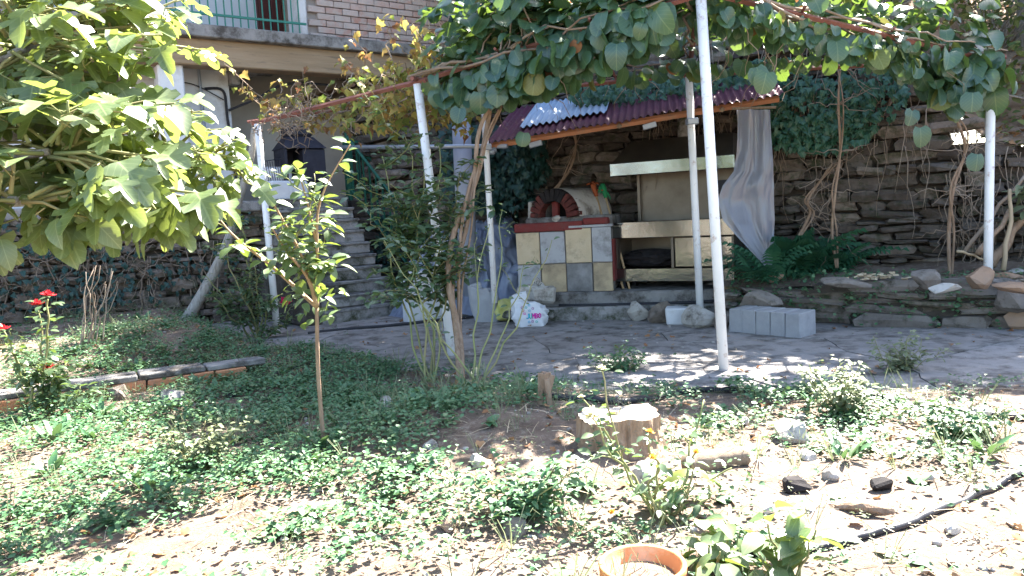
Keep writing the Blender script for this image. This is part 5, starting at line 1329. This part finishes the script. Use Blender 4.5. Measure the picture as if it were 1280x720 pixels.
# rocks in the garden
lst = [(440, 497, .10, 'stone', 'upright pointed grey stone at the top of the weed patch'), (478, 508, .20, 'rock_pale', 'largest grey stone in the weed patch right of the young tree'), (468, 526, .14, 'stone', 'flat grey stone below the largest weed patch stone'), (435, 533, .07, 'rock_pale', 'small pale stone in the weeds by the young tree'), (525, 533, .08, 'rock_pale', 'white angular stone at the edge of bare soil'), (600, 580, .11, 'rock_pale', 'pale stone on the bare soil mound'), (626, 570, .07, 'rock_rust', 'pinkish stone on the bare soil mound'), (745, 525, .12, 'rock_pale', 'bright pale stone touching the stump'), (985, 549, .26, 'rock_pale', 'broad flat pale stone on dry grass in the right half'), (1222, 522, .16, 'rock_pale', 'tan half brick lying beside the black hose'), (145, 463, .24, 'stone', 'grey stone in the left bed above the edging'), (145, 455, .16, 'stone', 'narrow stone slab sticking out of the left bed'), (672, 468, .30, 'stone', 'flat pale paving stone at the garden side of the patio'), (560, 660, .1, 'rock_rust', 'orange lump lying in the weeds near the bottom'), (218, 503, .26, 'concrete', 'grey stone lying in the weeds below the edging'), (810, 603, .2, 'rock_pale', 'grey stone in the shade under the rose stems'), (648, 665, .15, 'stone', 'dark stone half sunk in soil near the bottom centre')]
for px, py, s, m, lab in lst: rock('garden_stone', lab, 'stone', gp(px, py), (s, s * U(.6, .9), s * (U(.4, .7) if s < .27 else .25)), M[m], U(0, 3), tilt=(U(-.15, .15), U(-.15, .15)), sink=.25)
for px, py, lab in ((930, 530, 'small pale stone between the stump and the long black hose'), (1010, 575, 'small pale stone just above the left black block'), (1160, 600, 'small pale stone near the hose curve at lower right'), (1040, 600, 'small pale stone between the two black blocks'), (960, 640, 'small pale stone above the big-leaved shoot'), (1120, 570, 'small pale stone above the right black block'), (880, 545, 'small pale stone behind the short brown log'), (1190, 665, 'small pale stone below the thick hose at lower right'), (690, 590, 'small pale stone on bare soil left of the yellow rose'), (540, 560, 'small pale stone where weeds meet the bare mound'), (1000, 525, 'small pale stone just below the long black hose')):
    s = U(.05, .12); rock('loose_stone', lab, 'stone', gp(px, py), (s, s * U(.6, .9), s * U(.4, .7)), M['rock_pale'], U(0, 3), 'small loose stones on the garden soil', sink=.2)
for px, py, s, lab in ((995, 612, .11, 'left small black block in the dry grass'), (1100, 612, .09, 'right small black block in the dry grass')):
    t = thing('black_block', lab, 'log', gp(px, py), U(-.3, .3)); mb = MB(); mb.box((0, 0, .02), (s, s * .55, s * .5), .012, jit=.012); part('wood', mb, M['soot'], t)  # small jittered box in the near-black material
rock('bark_piece', 'dark brown bark strip lying in the sunlit straw', 'bark', gp(1070, 640), (.26, .05, .05), M['bark'], -.5)
# rocks on top of the low wall
def ontop(px, py, z): return G(px, py, z)
for px, py, s, m, lab, rz_ in ((1224, 360, (.40, .28, .20), 'rock_rust', 'large sunlit angular rock on the low wall by the pole', .2), (1158, 360, (.34, .24, .20), 'stone', 'tilted grey wedge rock on top of low wall', .5), (1180, 368, (.28, .22, .10), 'rock_pale', 'flat pale rock leaning below the wedge rock', -.1), (1258, 353, (.30, .22, .10), 'rock_rust', 'flat rust brown rock right of the pole, upper', .1), (1262, 366, (.42, .26, .12), 'rock_rust', 'flat rust brown rock right of the pole, lower', -.1), (1270, 345, (.16, .14, .08), 'rock_pale', 'small white stone on the flat rocks right of pole', .3), (1268, 385, (.5, .4, .26), 'stone', 'big brown boulder at the right edge under the rocks', 0), (1245, 340, (.26, .2, .07), 'rock_rust', 'thin rust rock behind the white pole', 0), (966, 353, (.24, .18, .12), 'rock_rust', 'orange brown rock on the low wall under the ferns', .3), (920, 372, (.55, .3, .22), 'rock_rust', 'long rust brown boulder right of the grill', -.4), (950, 385, (.5, .34, .18), 'stone', 'sloping grey boulder behind the cut blocks', -.3), (1055, 358, (.5, .24, .09), 'stone', 'long flat slab on the low wall below the ferns', -.5), (1285, 410, (.45, .35, .34), 'rock_rust', 'brown boulder on the ground at the right edge', 0.3)):
    z = .40 if py < 372 else (.2 if py < 395 else 0.0)
    rock('wall_rock', lab, 'rock', Vector(ontop(px, py, z)) , s, M[m], rz_, tilt=(U(-.1, .1), U(-.12, .12)), sink=.05)
wc = G(1096, 348, .46); pile = thing('wood_chips', 'little heap of pale wood chips on the low wall', 'wood chips', wc); mb = MB()
for _ in range(40): mb.box((NR.normal() * .11, NR.normal() * .06, abs(NR.normal()) * .03), (.05, .03, .012), 0, Matrix.Rotation(U(0, 3), 3, 'Z') @ Matrix.Rotation(U(-.5, .5), 3, 'X'))
part('chips', mb, M['straw'], pile, kind='stuff')
# dead branches at the right end of the wall
for a, b, d, r, m, lab in (((1222, 318), (1262, 262), 7.5, .03, 'bark', 'dark branch leaning behind the right white pole, lower'), ((1205, 316), (1284, 215), 7.7, .022, 'dead', 'thin grey branch slanting up behind right white pole'), ((1254, 338), (1262, 236), 7.45, .024, 'straw', 'pale upright stick right of the white pole'), ((1196, 314), (1245, 332), 7.5, .014, 'straw', 'thin pale stick pointing to the foot of the pole'), ((1238, 332), (1290, 258), 7.6, .05, 'bark', 'thick dark log leaning at the right edge')):
    w = P(*a, d); t = thing('dead_branch', lab, 'branch', w); mb = MB(); mb.tube([p - w for p in wiggle(w, P(*b, d + .1), 7, .025)], [r, r * .7], 7); part('wood', mb, M[m], t, True)

# ------------------------------------------------------------------ trees on the slope behind
def hz_at(x, y):
    l = WF.loc((x, y, 0)); return wall_top(l.x) - .1 + max(0, l.y - .1) * (.5 if l.x < 6 else .62)
for i, (x, y, hh, rr0, lab) in enumerate(((6.6, 9.8, 4.0, 1.3, 'leafy tree on the sunlit slope at the top right corner'), (4.4, 12.0, 5.0, 2.2, 'bushy tree on the slope behind the right of pergola'), (2.0, 12.6, 4.8, 2.1, 'tree crown behind the middle of the pergola'), (3.6, 13.0, 5.0, 1.9, 'tall tree rising behind the stone wall and roof'), (.7, 12.2, 3.4, 1.3, 'tree standing behind the left end of maroon roof'), (8.6, 12.0, 4.0, 2.0, 'tree high on the slope beyond the right edge'), (-.2, 14.0, 3.0, 1.5, 'dark tree beside the brick house corner'))):
    b = Vector((x, y, hz_at(x, y))); t = thing('slope_tree', lab, 'tree', b); top = Vector((U(-.3, .3), U(-.3, .3), hh * .7))
    mb = MB(); mb.tube(wiggle((0, 0, -.2), top, 6, .08), [.14, .05], 8); part('trunk', mb, M['bark_grey'], t, True)
    mb = MB(); pos = []
    for _ in range(64):
        q = Vector(unit(1)[0]) * U(.4, 1) * rr0; e = Vector((0, 0, hh * .62)) + Vector((q.x, q.y, q.z * .75)); s0 = top * U(.3, .95); mb.tube(wiggle(s0, e, 4, .08), [.025, .006], 4)
        for _ in range(40): pos.append(e + Vector((NR.normal(), NR.normal(), NR.normal())) * .24)
    part('branches', mb, M['bark_grey'], t, True); k = len(pos)
    d = unit(k); d[:, 2] -= .4; nn = NR.normal(size=(k, 3)) * .5 + (0, 0, 1)
    leaves(t, 'leaf', OVAL[:2], M['tree_leaf'], np.array(pos), d, nn, NR.uniform(.11, .20, k), 0, 'crown')

for i, (px, wy_, wx_, rr0, lab) in enumerate(((0, .9, 7.6, 1.1, 'olive bush spilling over the bank at the top right'), (0, .7, 5.6, .8, 'bush on top of the back wall behind the pergola corner'), (0, .6, 3.9, .75, 'leafy bush on top of the back wall above the ivy'), (0, .7, 2.4, .75, 'leafy bush behind the maroon roof, right half'), (0, .9, .8, .85, 'leafy bush behind the maroon roof, left half'), (0, 2.4, 6.8, 1.3, 'rounded olive bush farther up the bank at top right'), (0, 1.4, 9.2, 1.2, 'bush on the bank past the right frame edge'))):
    l = WF.wor((wx_, wy_, 0)); b = Vector((l.x, l.y, hz_at(l.x, l.y))); t = thing('bank_bush', lab, 'bush', b); mb = MB(); pos = []
    for _ in range(30):
        q = Vector(unit(1)[0]) * U(.4, 1) * rr0; e = Vector((q.x, q.y, abs(q.z) * .85 + .15)); mb.tube(wiggle((0, 0, -.1), e, 5, .06), [.018, .005], 4)
        for _ in range(34): pos.append(e + Vector((NR.normal(), NR.normal(), NR.normal())) * .17)
    part('branches', mb, M['bark_grey'], t, True); k = len(pos); d = unit(k); d[:, 2] -= .3
    leaves(t, 'leaf', OVAL[:2], M['tree_leaf'], np.array(pos), d, NR.normal(size=(k, 3)) * .5 + (0, 0, 1), NR.uniform(.05, .11, k), 0, 'foliage')

k = 5200; hx, hy = NR.uniform(-2, 11, k), NR.uniform(0, 1, k) ** 1.6 * 7 + .1
hw = [WF.wor((a, b, wall_top(a) - .06 + b * (.5 if a < 6 else .62) + .35 * (float(vn(a * 1.5, b * 1.5)) - .5) * min(1, b))) for a, b in zip(hx, hy)]
az = NR.uniform(0, 6.28, k); bl_lab = (('bank_leaf_litter', 'brown fallen leaves lying on the bank above the wall', 'dead leaves', GRAPE[0], 'dryleaf', (.04, .10), 0, 3600), ('bank_weeds', 'low olive weeds sprouting on the bank above wall', 'weeds', OVAL[0], 'tree_leaf', (.04, .11), .8, 5200)); i0_ = 0
def np_cover0(pos, d, n, s, tm, m, name):
    Rm = rots(d, n); v = pos[:, None, :] + s[:, None, None] * np.einsum('kab,vb->kva', Rm, tm.v); t = (tm.t[None] + (np.arange(len(pos)) * len(tm.v))[:, None, None]).reshape(-1, 3)
    return link(name, np_mesh(name, v.reshape(-1, 3), t, m, np.tile(tm.uv, (len(pos), 1))))
for nm, lab, cat, tm, m, sz, upz, i1_ in bl_lab:
    p = np.array([tuple(q) for q in hw[i0_:i1_]]); q = len(p); a = az[i0_:i1_]; i0_ = i1_
    if upz: p = np.concatenate([p + NR.normal(size=(q, 3)) * .06 for _ in range(4)]); a = NR.uniform(0, 6.28, len(p)); q = len(p)
    o = np_cover0(p, np.c_[np.cos(a), np.sin(a), NR.uniform(-.2, .2 + upz, q)], NR.normal(size=(q, 3)) * .4 + (-.2, -.4, 1), NR.uniform(*sz, q), tm, M[m], nm); o['kind'] = 'stuff'; tag(o, lab, cat)

# ------------------------------------------------------------------ ground cover
pts = []
def scatter(n, dens, x0=-5.5, x1=5.5, y0=2.2, y1=10.5):
    out = []
    x = NR.uniform(x0, x1, n); y = NR.uniform(y0, y1, n)
    keep = dens(x, y) > NR.random(n)
    return x[keep], y[keep]
green = [(330, 520, 260, 80, 1), (430, 600, 190, 60, 1), (250, 610, 110, 30, .4), (210, 560, 120, 40, .55), (560, 490, 110, 35, .8), (120, 500, 160, 20, .8), (660, 630, 90, 60, .8), (640, 490, 60, 25, .7), (890, 492, 90, 28, 1), (1130, 560, 130, 40, .5), (980, 610, 80, 30, .25), (60, 640, 160, 70, .16), (330, 690, 220, 30, .2), (770, 560, 60, 40, .5), (760, 660, 110, 40, .6), (1060, 510, 60, 30, .8), (1180, 480, 110, 22, .6), (200, 430, 230, 30, 1), (40, 540, 120, 40, .8), (930, 690, 120, 30, .6), (1130, 412, 150, 10, .7), (600, 700, 160, 30, .35)]
gl_ = []
for px, py, rx, ry, w in green:
    c = gp(px, py); ex, ey = gp(px + rx, py), gp(px, py - ry); gl_.append((c.x, c.y, abs(ex.x - c.x), max(.12, abs(ey.y - c.y)), w))
bare = gp(655, 548)
def on_patio(x, y): return (np.interp(x, EX, EY) - y) < .10
def in_bed(x, y):
    s = (x - BA.x) * bnor.x + (y - BA.y) * bnor.y; t = (x - BA.x) * bdir.x + (y - BA.y) * bdir.y
    return (s > .3) & (t < (BB - BA).length + .2)
def edging(x, y):
    s = (x - BA.x) * bnor.x + (y - BA.y) * bnor.y; t = (x - BA.x) * bdir.x + (y - BA.y) * bdir.y
    return (s > -.05) & (s < .24) & (t < (BB - BA).length)
def dens(x, y):
    d = np.zeros_like(x)
    for cx, cy, rx, ry, w in gl_: d = np.maximum(d, w * np.clip(1.35 - np.sqrt(((x - cx) / rx) ** 2 + ((y - cy) / ry) ** 2), 0, 1))
    d = np.maximum(d, .07) * (1 - .93 * np.exp(-(((x - bare.x) / .52) ** 2 + ((y - bare.y) / .55) ** 2) ** 2)) * np.clip(3.6 * (.6 * vn(x * 2.4 + 3, y * 2.4) + .4 * vn(x * 6 + 3, y * 6)) - 1.0, .02, 1) * (.4 + .6 * vn(x * 9, y * 9))
    d = np.where(on_patio(x, y) & ~in_bed(x, y), d * .012, d)
    return np.where(edging(x, y), 0, d)
gs = thing_ = None
def cover(name, lab, cat, m, tm, n, dens_, hgt, size, per, rad):
    x, y = scatter(n, dens_); z = gz(x, y); k = len(x)
    if not k: return
    hh = hgt * NR.uniform(.4, 1.0, k) * (.5 + 1.0 * vn(x * 2.1, y * 2.1 + 8))
    pos, d, nn, s = [], [], [], []
    for j in range(per):
        az = NR.uniform(0, 6.28, k); r = rad * NR.uniform(.2, 1, k)
        pos.append(np.c_[x + r * np.cos(az), y + r * np.sin(az), z + hh * NR.uniform(.35, 1, k)]); d.append(np.c_[np.cos(az), np.sin(az), NR.uniform(-.4, .35, k)]); nn.append(NR.normal(size=(k, 3)) * .35 + (0, 0, 1)); s.append(NR.uniform(*size, k))
    o = np_cover(name, np.concatenate(pos), np.concatenate(d), np.concatenate(nn), np.concatenate(s), tm, m)
    o['kind'] = 'stuff'; tag(o, lab, cat); return o
def np_cover(name, pos, d, n, s, tm, m):
    Rm = rots(d, n); L = tm; v = pos[:, None, :] + s[:, None, None] * np.einsum('kab,vb->kva', Rm, L.v)
    t = (L.t[None] + (np.arange(len(pos)) * len(L.v))[:, None, None]).reshape(-1, 3)
    return link(name, np_mesh(name, v.reshape(-1, 3), t, m, np.tile(L.uv, (len(pos), 1))))
TRI = Leaf([(0, 0, 0), (.42, .5, .08), (.25, .95, 0), (0, .85, .04), (-.25, .95, 0), (-.42, .5, .08)], [(0, 1, 2, 3), (0, 3, 4, 5)])
cover('clover_cover', 'low green leafy ground cover spreading over the garden soil', 'ground cover', M['weed'], TRI, 46000, dens, .10, (.016, .038), 10, .055)
cover('fine_weeds', 'fine small-leaved weeds growing between the ground cover', 'weeds', M['weed'], TINY[0], 26000, lambda x, y: dens(x, y) * .9, .15, (.015, .034), 8, .05)
cover('pale_weeds', 'pale small-leaved weeds scattered over the garden soil', 'weeds', M['weed_pale'], TINY[0], 22000, lambda x, y: np.where(on_patio(x, y), 0, .35 * np.clip(2.4 * vn(x * 2.6 + 30, y * 2.6) - .7, 0, 1)) * (~edging(x, y)), .06, (.010, .022), 7, .04)  # pale leaf tone, spread by noise off the patio
def litter(name, lab, cat, m, tm, n, dens_, size, lift=.008, flat=.15):
    x, y = scatter(n, dens_); k = len(x); az = NR.uniform(0, 6.28, k); z = np.maximum(gz(x, y), np.where(on_patio(x, y) & ~in_bed(x, y), .0, -1)) + lift
    o = np_cover(name, np.c_[x, y, z], np.c_[np.cos(az), np.sin(az), NR.normal(size=k) * flat], NR.normal(size=(k, 3)) * .3 + (0, 0, 1), NR.uniform(*size, k), tm, m); o['kind'] = 'stuff'; tag(o, lab, cat)
STRAW = Leaf([(-.012, 0, 0), (.012, 0, 0), (.03, .5, .05), (.05, 1, 0), (.03, 1, 0), (.006, .5, .05)], [(0, 1, 2, 5), (5, 2, 3, 4)])
nb_ = lambda x, y: np.where(on_patio(x, y) | edging(x, y), .02, .25 + .75 * np.clip(2.5 * vn(x * 1.7 + 60, y * 1.7) - .8, 0, 1))
litter('dry_straw', 'dry straw and dead grass strewn on the garden soil', 'straw', M['straw'], STRAW, 21000, nb_, (.05, .16), .012, .12)
litter('fallen_leaves', 'fallen brown leaves strewn over soil and patio', 'dead leaves', M['dryleaf'], GRAPE[0], 4200, lambda x, y: np.where(on_patio(x, y), .16, .6) * np.clip(2.5 * vn(x * 2 + 90, y * 2) - .5, 0.05, 1), (.02, .065), .012, .35)
x, y = scatter(5200, lambda x, y: np.where(on_patio(x, y), .10, .7) * (.2 + vn(x * 3 + 70, y * 3))); k = len(x); mb = MB()
V_, T_, o_ = [], [], 0
sv = [np.array(a) for a, b in STV]; tt = Leaf(STV[0][0], STV[0][1]).t
sc = NR.uniform(.008, .03, k) * np.where(NR.random(k) < .06, 1.8, 1); zz = np.maximum(gz(x, y), np.where(on_patio(x, y), 0, -1))
for i in range(k):
    a = NR.uniform(0, 6.28); c, s_ = math.cos(a), math.sin(a); v = sv[i % 14] * (sc[i], sc[i] * .75, sc[i] * .6)
    V_.append(np.c_[v[:, 0] * c - v[:, 1] * s_ + x[i], v[:, 0] * s_ + v[:, 1] * c + y[i], v[:, 2] + zz[i] + .002])
V_ = np.concatenate(V_); T_ = (tt[None] + (np.arange(k) * 26)[:, None, None]).reshape(-1, 3)
o = link('gravel', np_mesh('gravel', V_, T_, M['gravel'])); o['kind'] = 'stuff'; tag(o, 'small stones and crumbs scattered on soil and patio', 'gravel')
ONE = Leaf(OVAL[1].v, OVAL[1].t)
def tufts(name, lab, m, tm, n, dens_, per, size, up):
    x, y = scatter(n, dens_); z = gz(x, y); k = len(x); g = .5 + vn(x * 1.7, y * 1.7 + 5); pos, d, nn, s = [], [], [], []
    for j in range(per):
        az = NR.uniform(0, 6.28, k); pos.append(np.c_[x + .02 * np.cos(az), y + .02 * np.sin(az), z + .005]); d.append(np.c_[np.cos(az), np.sin(az), NR.uniform(*up, k)]); nn.append(NR.normal(size=(k, 3)) * .2 + (0, 0, 1)); s.append(NR.uniform(*size, k) * g)
    o = np_cover(name, np.concatenate(pos), np.concatenate(d), np.concatenate(nn), np.concatenate(s), tm, m); o['kind'] = 'stuff'; tag(o, lab, 'weeds')
off = lambda x, y: ~(on_patio(x, y) & ~in_bed(x, y)) & ~edging(x, y)
tufts('grass_tufts', 'thin grass tufts scattered through the weeds', M['weed_pale'], STRAW, 2600, lambda x, y: off(x, y) * np.clip(1.6 * vn(x * 2 + 14, y * 2) - .5, .03, 1), 12, (.06, .16), (.5, 2.5))
tufts('broad_weeds', 'low broad-leaved weeds among the finer ground cover', M['weed'], ONE, 1900, lambda x, y: off(x, y) * np.clip(dens(x, y) + .1, 0, 1) * np.clip(2 * vn(x * 2 + 44, y * 2) - .6, 0, 1), 9, (.04, .085), (.1, .9))
tufts('weed_stalks', 'upright leafy weed stalks rising from the ground cover', M['weed'], LONG[0], 900, lambda x, y: off(x, y) * dens(x, y), 10, (.05, .12), (.6, 2.2))
xx, yy = scatter(2600, lambda x, y: off(x, y) * (.25 + .5 * vn(x * 3, y * 3 + 33))); mb = MB()
for i in range(len(xx)):
    zz_ = float(gz(xx[i], yy[i])); a = U(0, 3.14); l = U(.02, .07); mb.box((xx[i], yy[i], zz_ + .006), (l, l * U(.12, .4), .008), 0, Matrix.Rotation(a, 3, 'Z') @ Matrix.Rotation(U(-.3, .3), 3, 'Y'))
o = link('bark_bits', mb.mesh('bark_bits', M['bark'])); o['kind'] = 'stuff'; tag(o, 'bits of bark and twig littering the soil', 'debris')
# weeds in the joints of the low wall and the terrace bed
xs_, ys_, zs_ = [], [], []
for _ in range(900):
    x = U(0, llen + 1); p = LF.wor((x, U(-.06, .02), U(0, .42))) if R.random() < .45 else LF.wor((x, U(.1, .8), .44)); xs_.append(p)
pos = np.repeat(np.array([tuple(p) for p in xs_])[NR.random(900) < np.array([float(vn(p.x * 3, p.z * 6 + p.y * 3)) for p in xs_])], 6, 0); k = len(pos); az = NR.uniform(0, 6.28, k)
o = np_cover('wall_weeds', pos + NR.normal(size=(k, 3)) * .03, np.c_[np.cos(az), np.sin(az), NR.uniform(-.5, .5, k)], NR.normal(size=(k, 3)) * .4 + (0, -.3, 1), NR.uniform(.02, .045, k), TRI, M['weed']); o['kind'] = 'stuff'; tag(o, 'small green weeds in the joints of the low wall', 'weeds')
